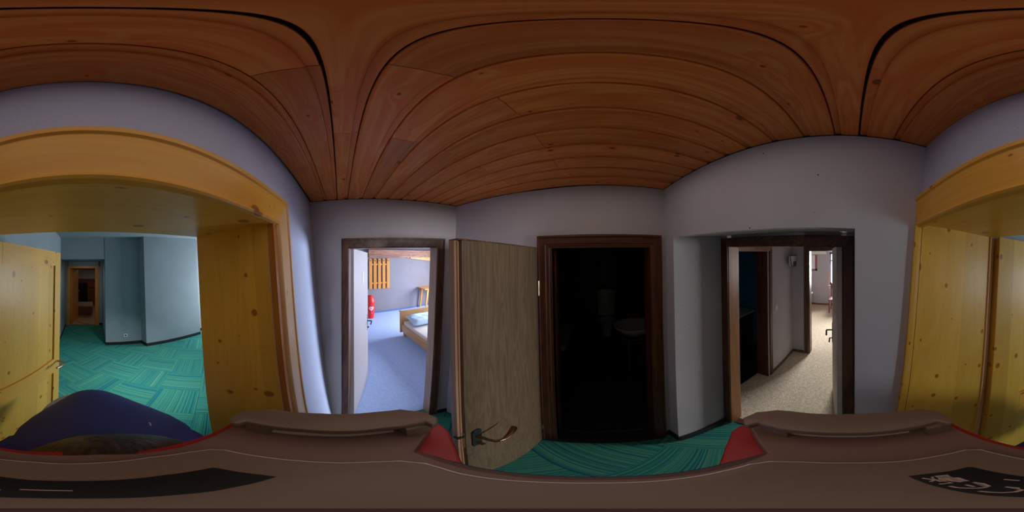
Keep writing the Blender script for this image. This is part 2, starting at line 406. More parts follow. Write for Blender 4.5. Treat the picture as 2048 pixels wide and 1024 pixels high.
# left wall with the bedroom door opening (y .03 .. .70)
TH = 0.13
m = MB(); m.wallseg(ab(-0.32), ab(0.035), 0, ZC+0.002, TH); m.wallseg(ab(0.70), ab(0.98), 0, ZC+0.002, TH); m.wallseg(ab(0.035), ab(0.70), EYE+0.09, ZC+0.002, TH)
sst('wall_left', m.shear(leanAB), 'wall')
# front wall with the dark bathroom door
m = MB(); m.prism([B, M_, (-0.30, 1.04), (-1.1, 1.04), (-1.25, 0.84)], 0, ZC+0.002)
m.prism([(-0.301, 0.918), (-0.262, 0.918), (-0.262, 1.04), (-0.301, 1.04)], 0, ZC+0.002)
m.prism([(0.318, 0.918), C, (0.402, 1.04), (0.318, 1.04)], 0, ZC+0.002)
m.prism([(-0.262, 0.918), (0.318, 0.918), (0.318, 1.04), (-0.262, 1.04)], EYE+0.06, ZC+0.002)
m.shear(lambda x, y, z: (x-(0.08*(ZC-z) if x < -0.9 else 0), y, z))
sst('wall_front', m, 'wall')
# right wall: a pier, a deep plastered recess with its sloping soffit, and the stretch to the pine lining
m = MB()
FL, FR = (0.832, 0.868), (0.905, 0.0)
FD = Vector((FR[0]-FL[0], FR[1]-FL[1], 0)).normalized(); FN = Vector((-abs(FD.y), FD.x if FD.x < 0 else -FD.x, 0))
m.prism([C, (0.411, 0.815), FL, (0.845, 1.04), (0.402, 1.04)], 0, ZC+0.002)
m.prism([(ceil_x(-0.004), -0.004), E, (0.95, -0.24), (0.91, -0.012)], 0, ZC+0.002)
m.hexa([(0.411, 0.815, EYE+0.10), (ceil_x(-0.004), -0.004, EYE+0.074), (0.93, -0.004, EYE+0.118), (0.86, 0.868, EYE+0.135),
        (0.411, 0.815, ZC), (ceil_x(-0.004), -0.004, ZC), (0.93, -0.004, ZC), (0.86, 0.868, ZC)])
sst('wall_right', m, 'wall_speck')
# floor slab and ceiling backing
m = MB(); m.box(-1.6, 1.0, -0.28, 1.06, -0.06, -0.012); floor = sst('floor', m, 'black_base')
m = MB(); m.box(-1.45, 1.0, -0.30, 1.10, ZC+0.02, ZC+0.08); ceil = sst('ceiling', m, 'under')
rows = [(-0.236, -0.119, None), (-0.118, -0.0215, -0.174), (-0.0195, 0.050, -0.440), (0.0505, 0.1444, -0.163), (0.1445, 0.2399, -0.444), (0.240, 0.3351, -0.160),
        (0.3352, 0.4298, -0.444), (0.430, 0.5265, -0.166), (0.5266, 0.62, -0.450), (0.6205, 0.7155, -0.163), (0.716, 0.811, -0.453), (0.8115, 0.935, None)]
sl = [-0.0131, -0.0106, 0.0085, 0.0074, 0.0031, 0.012, 0.0165, 0.018, 0.015, 0.02, 0.022, 0.024, 0.03]
for i, (y0, y1, j) in enumerate(rows):
    sa, sb = sl[i], sl[i+1]
    # cross section: groove, face, rounded step down to the recessed tongue
    wv = y1-y0
    prof = [(0.0009, 0.012), (0.0019, 0.0025), (0.0055, 0.0), (wv-0.022, 0.0), (wv-0.019, 0.0014), (wv-0.0170, 0.0080), (wv-0.0012, 0.0080), (wv-0.0008, 0.012), (wv-0.0004, 0.019), (0.0009, 0.019)]
    xl, xr = -1.32, 0.60
    spans = [(xl, xr)] if j is None else [(xl, j-0.0008), (j+0.0008, xr)]
    for k, (xa, xb) in enumerate(spans):
        m = MB(); vs = []
        for x in (xa, xb):
            for a, z in prof:
                f = a/wv; s_ = sa*(1-f)+sb*f
                ga = 0.0010 if (i == 1 and k == 1 and a > wv-0.03) else 0.0
                vs.append((x, y0+a-ga+s_*x, ZC+z))
        n_ = len(prof)
        m.add(vs, [tuple(range(n_)), tuple(range(n_, 2*n_))[::-1]]+[(q, n_+q, n_+(q+1) % n_, (q+1) % n_) for q in range(n_)])
        m.build('plank', 'ceiling_wood', ceil)

# dark strip standing in for the shade in the gap between plaster and boards
m = MB()
for a, b in ((ab(-0.22), B), (B, M_), (M_, C), (C, E)):
    m.wallseg(a, b, ZC-0.0035, ZC+0.004, -0.0015)
sst('trim_3', m, 'under')
# striped carpet tiles laid diagonally, stripes turning from tile to tile
TS = 0.49
def tiles(region, floor_obj, s0, t0, M):
    CUR[0] = M; c45 = math.sqrt(0.5); shared = {}
    region = ccw(region); xs = [p[0] for p in region]; ys = [p[1] for p in region]
    for i in range(-16, 17):
        for j in range(-16, 17):
            s_, t_ = s0+(i+0.5)*TS, t0+(j+0.5)*TS
            cx, cy = (s_-t_)*c45, (s_+t_)*c45
            if cx < min(xs)-0.4 or cx > max(xs)+0.4 or cy < min(ys)-0.4 or cy > max(ys)+0.4: continue
            h = TS/2-0.0008
            sq = [((s_+a-t_-b)*c45, (s_+a+t_+b)*c45) for a, b in ((-h, -h), (h, -h), (h, h), (-h, h))]
            cl = clip(sq, region)
            if len(cl) < 3: continue
            ang = 45 + (90 if (i+j) % 2 else 0)
            Rm = Matrix.Rotation(R(-ang), 2)
            full = all(abs(p[0]-q[0])+abs(p[1]-q[1]) < 1e-6 for p, q in zip(cl, sq)) and len(cl) == 4
            if full and 'm' in shared:
                o = bpy.data.objects.new('carpet_tile', shared['m']); COL.objects.link(o)
            else:
                pts = [tuple(Rm @ Vector((x-cx, y-cy))) for x, y in cl]
                me_ = MB(); me_.prism(ccw(pts), -0.012, 0.0); o = me_.build('carpet_tile', 'carpet_green', bevel=0.0)
                if full: shared['m'] = o.data
            o.parent = floor_obj
            o.matrix_parent_inverse = I4
            o.matrix_local = W[floor_obj].inverted() @ CUR[0] @ T(cx, cy, 0) @ Rz(ang)
            W[o] = CUR[0] @ T(cx, cy, 0) @ Rz(ang)
    CUR[0] = I4
tiles([(-1.50, -0.28), (0.93, -0.28), (0.925, 0.93), (-1.36, 0.93)], floor, -0.22, 0.33, I4)

# black skirting
m = MB()
for a, b in ((M_, C), ):
    m.wallseg((0.40, 0.917), (0.345, 0.917), 0, 0.07, 0.012)
sst('baseboard_front', m, 'black_base')
m = MB(); m.wallseg((0.402, 0.918), (0.411, 0.815), 0, 0.11, -0.012); m.wallseg((0.411, 0.803), (0.825, 0.852), 0, 0.09, -0.012); m.wallseg((ceil_x(-0.0), -0.02), (0.50, -0.2), 0, 0.07, -0.012)
sst('baseboard_right', m, 'black_base')
m = MB(); m.wallseg(ab(0.76), ab(0.845), 0, 0.07, -0.012)
sst('baseboard_left', m.shear(leanAB), 'black_base')

# ---------------------------------------------------------------- frame of the bedroom door (left wall)
D1 = Vector((0.1686, 1, 0)).normalized(); N1 = Vector((D1.y, -D1.x, 0))
fr = thing('door_frame', 'dark stained wooden door frame around the doorway to the blue carpeted bedroom', 'door frame', (-1.25, 0.36, 0))
ab0 = Vector((-1.1188, 0, 0))
prof_dark = [(0.0, 0.016), (0.004, 0.020), (0.012, 0.020), (0.014, 0.014), (0.064, 0.014), (0.068, 0.010), (0.07, 0.010)]
k1 = 1/D1.y
casing(fr, ab0, D1, N1, 0.002*k1, 0.745*k1, EYE+0.140, EYE+0.150, 0.068, [(a*0.97, t) for a, t in prof_dark], ('frame_dark_v', 'frame_dark_v', 'frame_dark_h'), wl=0.052, wr=0.062, lean=leanAB)
def lining(parent, O, U, N, u0, u1, zt0, zt1, depth, t, mat, lean=None, mats=None):
    O, U, N = Vector(O), Vector(U).normalized(), Vector(N).normalized()
    def bx(ua, ub, z0a, z1a, z0b=None, z1b=None):
        z0b = z0a if z0b is None else z0b; z1b = z1a if z1b is None else z1b
        p = [O+U*ua+Vector((0, 0, z0a)), O+U*ub+Vector((0, 0, z0b)), O+U*ub-N*depth+Vector((0, 0, z0b)), O+U*ua-N*depth+Vector((0, 0, z0a)),
             O+U*ua+Vector((0, 0, z1a)), O+U*ub+Vector((0, 0, z1b)), O+U*ub-N*depth+Vector((0, 0, z1b)), O+U*ua-N*depth+Vector((0, 0, z1a))]
        mm = MB().hexa(p)
        if lean: mm.shear(lean)
        return mm
    mats = mats or (mat,)*3
    bx(u0-t, u0, 0, zt0).build('jamb', mats[0], parent); bx(u1, u1+t, 0, zt1).build('jamb', mats[1], parent)
    bx(u0-t, u1+t, zt0, zt0+t, zt1, zt1+t).build('head_lining', mats[2], parent)
lining(fr, ab0+N1*0.008, D1, N1, 0.052*k1, 0.683*k1, EYE+0.073, EYE+0.086, 0.14, 0.014, 'lining_wood', leanAB, ('frame_dark_v', 'lining_wood', 'frame_dark_h'))

# ---------------------------------------------------------------- frame of the dark bathroom door (front wall)
fr = thing('door_frame', 'red-brown stained door frame around the dark bathroom doorway behind the open oak door', 'door frame', (0.02, 0.918, 0))
prof_red = [(0.0, 0.020), (0.004, 0.026), (0.012, 0.026), (0.015, 0.018), (0.048, 0.016), (0.052, 0.012), (0.066, 0.010)]
casing(fr, (0, 0.918, 0), (1, 0, 0), (0, -1, 0), -0.349, 0.375, EYE+0.124, EYE+0.118, 0.066, prof_red, ('frame_red_v', 'frame_red_v', 'frame_red_h'))
lining(fr, (0, 0.91, 0), (1, 0, 0), (0, -1, 0), -0.262, 0.304, EYE+0.050, EYE+0.045, 0.13, 0.014, 'frame_red_v', None, ('frame_red_v', 'frame_red_v', 'frame_red_h'))
m = MB(); m.box(-0.276, -0.262, 0.95, 0.99, 0, EYE+0.05); m.box(-0.262, -0.250, 0.96, 1.0, 0, EYE+0.05); m.build('door_stop', 'frame_red_v', fr)
m = MB(); m.box(0.316, 0.322, 0.888, 0.902, 0.98, 1.14); m.build('strike_plate', 'nickel', fr, label='small brass strike plate')
m = MB(); m.box(-0.33, 0.36, 0.872, 1.04, -0.01, 0.006); m.build('threshold', 'black_base', fr)

# ---------------------------------------------------------------- frame in the recess (right wall)
fr = thing('door_frame', 'dark brown door frame set deep in the white plastered recess to the beige carpet', 'door frame', (0.87, 0.43, 0))
U3 = FD; N3 = FN
L3 = math.hypot(FR[0]-FL[0], FR[1]-FL[1])
prof3 = [(0.0, 0.012), (0.004, 0.016), (0.055, 0.016), (0.062, 0.012)]
casing(fr, (FL[0], FL[1], 0), U3, N3, 0.0, L3, EYE+0.114, EYE+0.094, 0.060, prof3, ('frame_red_v', 'frame_dark_v', 'frame_dark_h'))
lining(fr, (FL[0], FL[1], 0), U3, N3, 0.064, L3-0.064, EYE+0.050, EYE+0.042, 0.12, 0.02, 'lining_orange', None, ('lining_orange', 'frame_dark_v', 'frame_dark_h'))
m = MB(); m.prism([(0.86, 0.80), (0.93, 0.80), (0.995, 0.05), (0.93, 0.05)], -0.01, 0.004); m.build('threshold', 'frame_dark_v', fr)
# wall filling beyond that frame
m = MB(); m.prism([(0.84, 0.868), (0.845, 0.826), (0.97, 0.836), (0.98, 1.06), (0.84, 1.06)], 0, 2.45); m.prism([(0.92, 0.04), (0.925, -0.05), (1.03, -0.05), (1.03, 0.05)], 0, 2.45)
m.prism([(0.86, 0.80), (0.925, 0.07), (1.03, 0.07), (0.98, 0.80)], EYE+0.07, 2.45)
sst('trim_1', m, 'wall')

# ---------------------------------------------------------------- oak leaf standing open
dl = thing('door_1', 'oak veneered flat door leaf standing open with dark metal lever handle', 'door', (-0.345, 0.885, 0))
X0, X1 = -0.385, -0.345
m = MB(); m.box(X0, X1, 0.315, 0.88, 0.008, EYE+0.052); m.build('panel', 'oak_veneer', dl, bevel=0.0015)
m = MB(); m.box(X0-0.002, X1-0.018, 0.300, 0.315, 0.008, EYE+0.052); m.box(X1-0.018, X1-0.014, 0.309, 0.3155, 0.01, EYE+0.05); m.build('edge_strip', 'lining_wood', dl, label='pale rebated edge of the door leaf')
m = MB(); m.box(X0-0.002, X1, 0.30, 0.88, EYE+0.052, EYE+0.056); m.build('top_edge', 'frame_dark_v', dl)
m = MB(); m.box(X1-0.013, X1-0.003, 0.3125, 0.3145, 0.86, 1.08); m.build('lock_plate', 'nickel', dl)
m = MB(); m.box(X1-0.030, X1-0.008, 0.292, 0.313, 1.015, 1.03); m.build('latch_bolt', 'iron_dark', dl)
m = MB()
pp = []
for k in range(9):
    a = math.pi*k/8; pp.append((0.355+0.02*math.cos(a), 1.065+0.02*math.sin(a)))
for k in range(5):
    a = math.pi+math.pi*k/4; pp.append((0.355+0.02*math.cos(a), 0.868+0.008*math.sin(a)))
m.extr(pp, (X1, 0, 0), (0, 1, 0), (0, 0, 1), (1, 0, 0), 0, 0.007); m.build('handle_plate', 'iron_dark', dl, bevel=0.0015)
m = MB(); m.tube([(X1+0.005, 0.355, 1.005), (X1+0.045, 0.354, 1.005), (X1+0.070, 0.357, 1.005), (X1+0.080, 0.372, 1.006)], [0.009, 0.0075, 0.0085, 0.008], 10)
m.sections([((X1+0.078, 0.366, 1.006), (0.006, -0.002, 0), (0, 0, 0.009)), ((X1+0.082, 0.390, 1.006), (0.009, 0.002, 0), (0, 0, 0.009)), ((X1+0.076, 0.430, 1.010), (0.012, 0.002, 0.002), (0, 0, 0.008)),
            ((X1+0.068, 0.462, 1.016), (0.013, 0.002, 0.003), (0, 0, 0.006)), ((X1+0.063, 0.474, 1.018), (0.010, 0, 0), (0, 0, 0.004))], 12)
m.build('lever', 'brass_dark', dl, smooth=True)
m = MB(); m.tube([(X1+0.004, 0.355, 0.905), (X1+0.03, 0.357, 0.905)], 0.0085, 12); m.build('lock_cylinder', 'brass_dark', dl)
for z in (0.28, 1.72):
    m = MB(); m.tube([(X1+0.004, 0.888, z), (X1+0.004, 0.888, z+0.09)], 0.007, 10); m.build('hinge', 'nickel', dl)

# ================================================================ bedroom beyond the left wall
W_ = 'wall_lilac'
m = MB(); m.prism([(-1.24, -0.28), (-1.62, -0.28), (-6.3, -0.3), (-6.3, 4.8), (-1.20, 4.8), (-1.27, 1.0), (-1.36, 0.93), (-1.36, 0.8)][::-1], -0.05, -0.001)
m = MB(); m.box(-6.3, -1.30, -0.1, 4.9, -0.04, 0.001); sst('floor_bedroom', m, 'carpet_blue')
m = MB(); m.wallseg((-5.44, 0.3), (-5.95, 4.9), 0, 2.5, 0.15); sst('wall_bedroom_far', m, W_)
m = MB(); m.wallseg((-1.40, -0.10), (-5.6, 0.36), 0, 2.5, -0.15); sst('wall_bedroom_side', m, W_)
m = MB(); m.box(-6.3, -1.0, 4.6, 4.75, 0, 2.5); sst('wall_bedroom_window', m, W_)
m = MB(); m.box(-1.34, -1.2, 0.98, 4.7, 0, 2.5); m.box(-1.5, -1.38, -0.3, 0.0, 0, 2.5); sst('wall_bedroom_near', m, W_)
m = MB(); m.box(-6.3, -1.25, -0.35, 4.8, 2.42, 2.5); sst('ceiling_bedroom', m, W_)
fw = lambda y, off=0.0: (-5.44-(y-0.3)*0.1109+off, y)
m = MB(); m.wallseg(fw(0.35, 0.0), fw(4.6, 0.0), 0, 0.065, -0.012); sst('baseboard_bedroom', m, 'blue_base')
# exposed beam
bm_ = thing('ceiling_beam', 'brown weathered wooden beam high across the white bedroom wall above the slatted rack', 'beam', (-5.3, 2.5, 2.1))
m = MB(); m.prism([fw(0.90, 0.0), fw(0.90, 0.14), fw(4.5, 0.14), fw(4.5, 0.0)], 2.075, 2.265)
m.build('timber', 'beam_wood', bm_, bevel=0.006)
m = MB(); m.prism([fw(0.91, 0.139), fw(0.91, 0.146), fw(4.5, 0.146), fw(4.5, 0.139)], 1.992, 2.073); m.prism([fw(0.90, 0.0), fw(0.90, 0.14), fw(4.5, 0.14), fw(4.5, 0.0)], 1.99, 2.073)
m.build('lower_timber', 'beam_wood', bm_, bevel=0.005)
rs = thing('sloping_ceiling_board', 'orange pine boarding of the sloping ceiling under the bedroom beam', 'ceiling board', (-5.7, 3.3, 1.95))
for k in range(3):
    a = 0.045*k
    m = MB(); p0 = fw(2.30+0.1*k, 0.0+a); p1 = fw(4.5, 0.0+a); q0 = fw(2.30+0.1*k, 0.043+a); q1 = fw(4.5, 0.043+a)
    m.hexa([(p0[0], p0[1], 2.0-0.02*k), (q0[0], q0[1], 2.0-0.02*k), (q1[0], q1[1], 1.77-0.02*k), (p1[0], p1[1], 1.77-0.02*k), (p0[0], p0[1], 2.0), (q0[0], q0[1], 2.0), (q1[0], q1[1], 1.985), (p1[0], p1[1], 1.985)])
    m.build('board', 'slat_wood', rs)
# slatted rack
rk = thing('slatted_coat_rack', 'wall rack of five upright orange pine slats with rounded tops above the red bin', 'coat rack', (fw(1.25, 0.04)[0], 1.25, 1.4))
for k in range(5):
    y = 0.985+0.160*k; w2 = 0.052; pts = [(y-w2, 0.905), (y+w2, 0.905), (y+w2, 1.905)]
    for q in range(1, 8):
        a = math.pi*q/8; pts.append((y+w2*math.cos(a), 1.905+w2*math.sin(a)))
    pts.append((y-w2, 1.905))
    bxk = fw(y, 0.045)[0]
    s_ = MB().extr(pts, (bxk, 0, 0), (0, 1, 0), (0, 0, 1), (1, 0, 0), 0, 0.02).build('slat', 'slat_wood', rk, bevel=0.003)
    MB().box(bxk+0.02, bxk+0.045, y-0.02, y+0.02, 1.875, 1.89).build('hook', 'iron_dark', s_)
for z in (1.08, 1.73):
    MB().prism([fw(0.94, 0.018), fw(0.94, 0.045), fw(1.68, 0.045), fw(1.68, 0.018)], z, z+0.05).build('rail', 'slat_wood', rk)
# red bin with a heart-swirl emblem
bn = thing('waste_bin', 'red swing-lid waste bin with white heart swirl emblem standing in bedroom corner', 'bin', (-5.10, 0.90, 0))
MB().lathe([(0.115, 0.0), (0.125, 0.03), (0.145, 0.50), (0.150, 0.53)], (-5.10, 0.90, 0.002), 28).build('bucket', 'bin_red', bn, smooth=True)
m = MB().lathe([(0.158, 0.52), (0.160, 0.56), (0.150, 0.60), (0.118, 0.70), (0.070, 0.765), (0.012, 0.775)], (-5.10, 0.90, 0.002), 28); m.build('lid', 'bin_red', bn, smooth=True)
m = MB(); m.hexa([(-4.965, 0.83, 0.575), (-4.965, 0.97, 0.575), (-4.975, 0.97, 0.575), (-4.975, 0.83, 0.575), (-5.02, 0.84, 0.735), (-5.02, 0.96, 0.735), (-5.03, 0.96, 0.735), (-5.03, 0.84, 0.735)]); m.build('flap', 'bin_red', bn)
def heart(sc, n=28):
    return [(sc*16*math.sin(t)**3/17, sc*(13*math.cos(t)-5*math.cos(2*t)-2*math.cos(3*t)-math.cos(4*t))/17) for t in [2*math.pi*k/n for k in range(n)]]
def onbin(u, v, r=0.142): a = u/r+0.12; return (-5.10+r*math.cos(a), 0.90+r*math.sin(a), 0.36+v)
m = MB()
m.tube([onbin(a, b) for a, b in heart(0.075)], 0.009, 6, True); m.tube([onbin(a+0.01, b+0.005) for a, b in heart(0.038)][2:26], 0.008, 6)
m.build('emblem', 'logo_white', bn, label='white swirled heart emblem')
MB().tube([onbin(0.01, -0.16, 0.135), onbin(0.015, -0.16, 0.139)], 0.016, 8).build('sticker', 'logo_white', bn)
# bed
bd = thing('bed', 'light wood single bed with cream mattress standing on blue carpet', 'bed', (-2.5, 1.8, 0))
MB().box(-3.60, -3.56, 1.33, 2.36, 0.10, 0.685).build('headboard', 'bed_wood', bd, bevel=0.005)
MB().box(-3.615, -3.545, 1.32, 1.365, 0.665, 0.69).build('headboard_cap', 'bed_wood', bd)
MB().hexa([(-3.55, 1.37, 0.13), (-1.55, 1.44, 0.13), (-1.55, 1.465, 0.13), (-3.55, 1.395, 0.13), (-3.55, 1.35, 0.335), (-1.55, 1.42, 0.335), (-1.55, 1.465, 0.335), (-3.55, 1.395, 0.335)]).build('side_rail', 'bed_wood', bd, bevel=0.003)
MB().box(-3.55, -1.55, 2.32, 2.345, 0.13, 0.335).build('side_rail', 'bed_wood', bd)
MB().box(-1.56, -1.53, 1.40, 2.36, 0.13, 0.40).build('footboard', 'bed_wood', bd)
for x, y in ((-3.5, 1.42), (-1.62, 1.48), (-3.5, 2.28), (-1.62, 2.28)):
    MB().box(x-0.03, x+0.03, y-0.03, y+0.03, 0, 0.14).build('leg', 'bed_wood', bd)
MB().prism([(-3.54, 1.40), (-1.57, 1.47), (-1.57, 2.31), (-3.54, 2.31)], 0.24, 0.41).build('mattress', 'mattress', bd, bevel=0.03, smooth=True)
m = MB(); nx, ny = 18, 14; vs = []; fs = []
for s_ in (1, -1):
    for i in range(nx+1):
        for j in range(ny+1):
            u, v = i/nx*2-1, j/ny*2-1
            e = max(0, (1-abs(u)**4)*(1-abs(v)**4))**0.5
            pin = 1-0.10*(abs(u*v)**1.5)*-1
            zz = s_*0.085*e*(1+0.12*math.sin(5*u+3*v)+0.06*math.sin(13*v-4*u))
            vs.append((-3.28+0.23*u*(1-0.06*(1-abs(v))), 1.82+0.38*v*(1-0.05*(1-abs(u))), 0.505+(zz if s_ > 0 else zz*0.8)+0.03*u*-1))
n1 = (nx+1)*(ny+1)
for s_ in range(2):
    for i in range(nx):
        for j in range(ny):
            a = s_*n1+i*(ny+1)+j; fs.append((a, a+1, a+ny+2, a+ny+1))
m.add(vs, fs); m.build('pillow', 'linen', None, smooth=True, label='pale blue pillow lying at the head of the bed', cat='pillow')
# small table
tb = thing('side_table', 'light wooden table with slanted leg standing at far bedroom wall', 'table', (-5.3, 3.25, 0))
MB().box(-5.70, -5.10, 2.86, 3.9, 0.80, 0.83).build('tabletop', 'slat_wood', tb, bevel=0.004)
for x, y in ((-5.62, 2.97), (-5.18, 2.97), (-5.62, 3.78), (-5.18, 3.78)):
    dx = 0.05 if y < 3.3 else -0.05
    MB().hexa([(x-0.02, y-0.02+dx*-1, 0.0), (x+0.02, y-0.02-dx, 0.0), (x+0.02, y+0.02-dx, 0.0), (x-0.02, y+0.02-dx, 0.0), (x-0.028, y-0.035+dx, 0.80), (x+0.028, y-0.035+dx, 0.80), (x+0.028, y+0.035+dx, 0.80), (x-0.028, y+0.035+dx, 0.80)]).build('leg', 'slat_wood', tb)
# bedroom door leaf, opened inwards
bl = thing('door_2', 'pale grey flat door leaf with small white sign opened into the blue bedroom', 'door', (-1.375, 0.065, 0), 163.5)
MB().box(0, 0.905, -0.04, 0.0, 0.01, EYE+0.085).build('panel', 'door_grey', bl, local=True, bevel=0.002)
MB().box(0.45, 0.51, -0.044, -0.0395, 1.67, 1.80).build('sign', 'pelmet', bl, local=True, label='small cream sign plate')
MB().box(0.835, 0.865, -0.046, -0.04, 0.93, 1.17).build('handle_plate', 'steel', bl, local=True)
MB().tube([(0.85, -0.042, 1.07), (0.85, -0.095, 1.07), (0.84, -0.10, 1.07), (0.74, -0.10, 1.065)], 0.009, 8).build('lever', 'iron_dark', bl, local=True, smooth=True)
MB().tube([(0.85, 0.0, 1.07), (0.85, 0.06, 1.07), (0.84, 0.065, 1.07), (0.76, 0.065, 1.04)], 0.009, 8).build('lever', 'iron_dark', bl, local=True, smooth=True)
MB().tube([(0.85, -0.042, 0.97), (0.85, -0.062, 0.97)], 0.012, 8).build('key', 'iron_dark', bl, local=True)

# ================================================================ dark bathroom beyond the front wall
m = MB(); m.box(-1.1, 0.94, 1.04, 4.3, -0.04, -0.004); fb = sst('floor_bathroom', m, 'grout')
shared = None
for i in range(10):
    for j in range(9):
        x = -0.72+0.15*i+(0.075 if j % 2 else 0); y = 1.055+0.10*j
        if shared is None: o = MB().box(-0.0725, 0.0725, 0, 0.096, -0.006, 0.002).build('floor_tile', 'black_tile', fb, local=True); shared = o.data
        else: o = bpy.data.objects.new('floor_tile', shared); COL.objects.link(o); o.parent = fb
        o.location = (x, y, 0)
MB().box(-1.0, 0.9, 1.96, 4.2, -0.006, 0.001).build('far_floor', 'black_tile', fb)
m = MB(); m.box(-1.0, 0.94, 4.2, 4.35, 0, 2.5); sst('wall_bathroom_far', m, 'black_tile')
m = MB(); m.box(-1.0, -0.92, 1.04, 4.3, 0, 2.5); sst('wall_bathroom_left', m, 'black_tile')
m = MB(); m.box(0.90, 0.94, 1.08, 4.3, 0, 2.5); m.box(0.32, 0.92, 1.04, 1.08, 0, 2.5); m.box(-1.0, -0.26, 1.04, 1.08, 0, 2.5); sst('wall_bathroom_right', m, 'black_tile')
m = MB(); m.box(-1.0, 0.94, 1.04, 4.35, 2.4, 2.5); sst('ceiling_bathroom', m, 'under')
tl = thing('toilet', 'toilet with lifted lid standing dimly against the far dark bathroom wall', 'toilet', (0.2, 3.8, 0))
MB().box(-0.03, 0.42, 4.00, 4.18, 0.72, 1.12).build('tank', 'ceramic', tl, bevel=0.02, smooth=True)
m = MB(); m.sections([((0.19, 3.98, 0.45), (0.20, 0, 0), (0, 0.0, 0.02)), ((0.19, 3.97, 0.62), (0.20, 0, 0), (0, 0.02, 0)), ((0.19, 3.99, 0.86), (0.17, 0, 0), (0, 0.02, 0)), ((0.19, 4.0, 0.93), (0.08, 0, 0), (0, 0.015, 0))], 20); m.build('lid', 'ceramic', tl, smooth=True)
m = MB(); m.lathe([(0.11, 0.0), (0.10, 0.15), (0.15, 0.32), (0.19, 0.40), (0.195, 0.42), (0.14, 0.42), (0.10, 0.33)], (0.19, 3.72, 0.002), 24, 1.0, 1.25); m.build('bowl', 'ceramic', tl, smooth=True)
bs = thing('washbasin', 'white washbasin on metal legs half hidden behind the right side of the dark doorway', 'basin', (0.85, 2.75, 0))
m = MB(); m.lathe([(0.05, 0.62), (0.20, 0.66), (0.30, 0.74), (0.36, 0.80), (0.37, 0.83), (0.33, 0.83), (0.22, 0.76), (0.05, 0.72)], (0.55, 2.45, 0), 28, 0.90, 0.75); m.build('bowl', 'ceramic', bs, smooth=True)
for z in (0.62, 0.56):
    m = MB(); m.tube([(0.32, 2.42, z), (0.40, 2.26, z), (0.84, 2.26, z), (0.86, 2.6, z)], 0.011, 8); m.build('rail', 'steel', bs)
for x in (0.42, 0.82):
    m = MB(); m.tube([(x, 2.28, 0.0), (x, 2.28, 0.62)], 0.012, 8); m.build('leg', 'steel', bs)
tr_ = thing('towel_rail', 'dim hanging teal and rust towels on the far bathroom wall above toilet', 'towel rail', (-0.1, 4.1, 1.6))
MB().tube([(-0.42, 4.12, 1.90), (0.10, 4.12, 1.90)], 0.01, 8).build('bar', 'steel', tr_)
for x0, x1, mt in ((-0.40, -0.12, 'towel'), (-0.08, 0.06, 'towel_rust')):
    m = MB(); n_ = 10; vs = []
    for i in range(n_+1):
        x = x0+(x1-x0)*i/n_; dy = 0.012*math.sin(i*1.9)
        vs += [(x, 4.09+dy, 1.25), (x, 4.09+dy, 1.91), (x, 4.105+dy, 1.91), (x, 4.105+dy, 1.25)]
    fs = []
    for i in range(n_):
        for k in range(4): fs.append((4*i+k, 4*i+(k+1) % 4, 4*i+4+(k+1) % 4, 4*i+4+k))
    fs += [(0, 1, 2, 3), (4*n_, 4*n_+1, 4*n_+2, 4*n_+3)]
    m.add(vs, fs).build('towel', mt, tr_, label=('teal towel' if mt == 'towel' else 'rust towel'))
st = thing('shower_tray', 'low white shower tray edge on the left inside the dark bathroom', 'shower tray', (-0.75, 3.0, 0))
MB().box(-0.92, -0.62, 2.9, 4.15, 0.0, 0.12).build('tray', 'ceramic', st, bevel=0.01)
MB().box(-0.92, -0.60, 2.86, 2.90, 0.10, 0.14).build('rim', 'ceramic', st, bevel=0.006)

# ================================================================ beige carpeted passage and room beyond the right wall
m = MB(); m.box(0.93, 6.0, -0.9, 2.3, -0.03, 0.002); sst('floor_passage', m, 'carpet_beige')
m = MB(); m.box(1.80, 2.66, 1.05, 1.22, 0, 2.45); m.box(0.97, 1.04, 1.05, 1.22, 0, 2.45); m.box(1.04, 1.80, 1.05, 1.22, EYE+0.035, 2.45); sst('wall_passage_left', m, 'wall')
m = MB(); m.box(1.0, 2.8, -0.10, -0.0, 0, 2.45); sst('wall_passage_right', m, 'wall')
m = MB(); m.box(2.66, 2.78, 0.755, 2.3, 0, 2.45); m.box(2.66, 2.78, -0.9, 0.0, 0, 2.45); m.box(2.66, 2.78, 0, 0.75, EYE+0.05, 2.45); sst('wall_passage_end', m, 'wall')
m = MB(); m.box(0.95, 6.1, -1.0, 3.4, 2.40, 2.5); sst('ceiling_passage', m, 'wall')
m = MB(); m.wallseg((1.90, 1.05), (2.66, 1.05), 0, 0.06, -0.012); m.wallseg((2.66, 1.05), (2.66, 0.85), 0, 0.06, -0.012); sst('baseboard_passage', m, 'brown_base')
fr = thing('door_frame', 'brown wooden door frame of the blue tiled bathroom off the beige passage', 'door frame', (1.42, 1.05, 0))
casing(fr, (0, 1.05, 0), (1, 0, 0), (0, -1, 0), 1.0, 1.90, EYE+0.098, EYE+0.098, 0.07, [(0.0, 0.012), (0.004, 0.016), (0.06, 0.016), (0.07, 0.010)], ('frame_red_v', 'frame_red_v', 'lining_wood'))
lining(fr, (0, 1.05, 0), (1, 0, 0), (0, -1, 0), 1.05, 1.79, EYE+0.022, EYE+0.022, 0.17, 0.014, 'frame_red_v', None, ('frame_red_v', 'frame_red_v', 'frame_red_h'))
fr = thing('door_frame', 'blue-grey lit door frame at the passage end before the bright room', 'door frame', (2.66, 0.4, 0))
casing(fr, (2.66, 0, 0), (0, 1, 0), (-1, 0, 0), -0.06, 0.835, EYE+0.125, EYE+0.125, 0.085, [(0.0, 0.012), (0.004, 0.016), (0.075, 0.016), (0.085, 0.010)], ('frame_dark_v', 'frame_dark_v', 'frame_dark_h'))
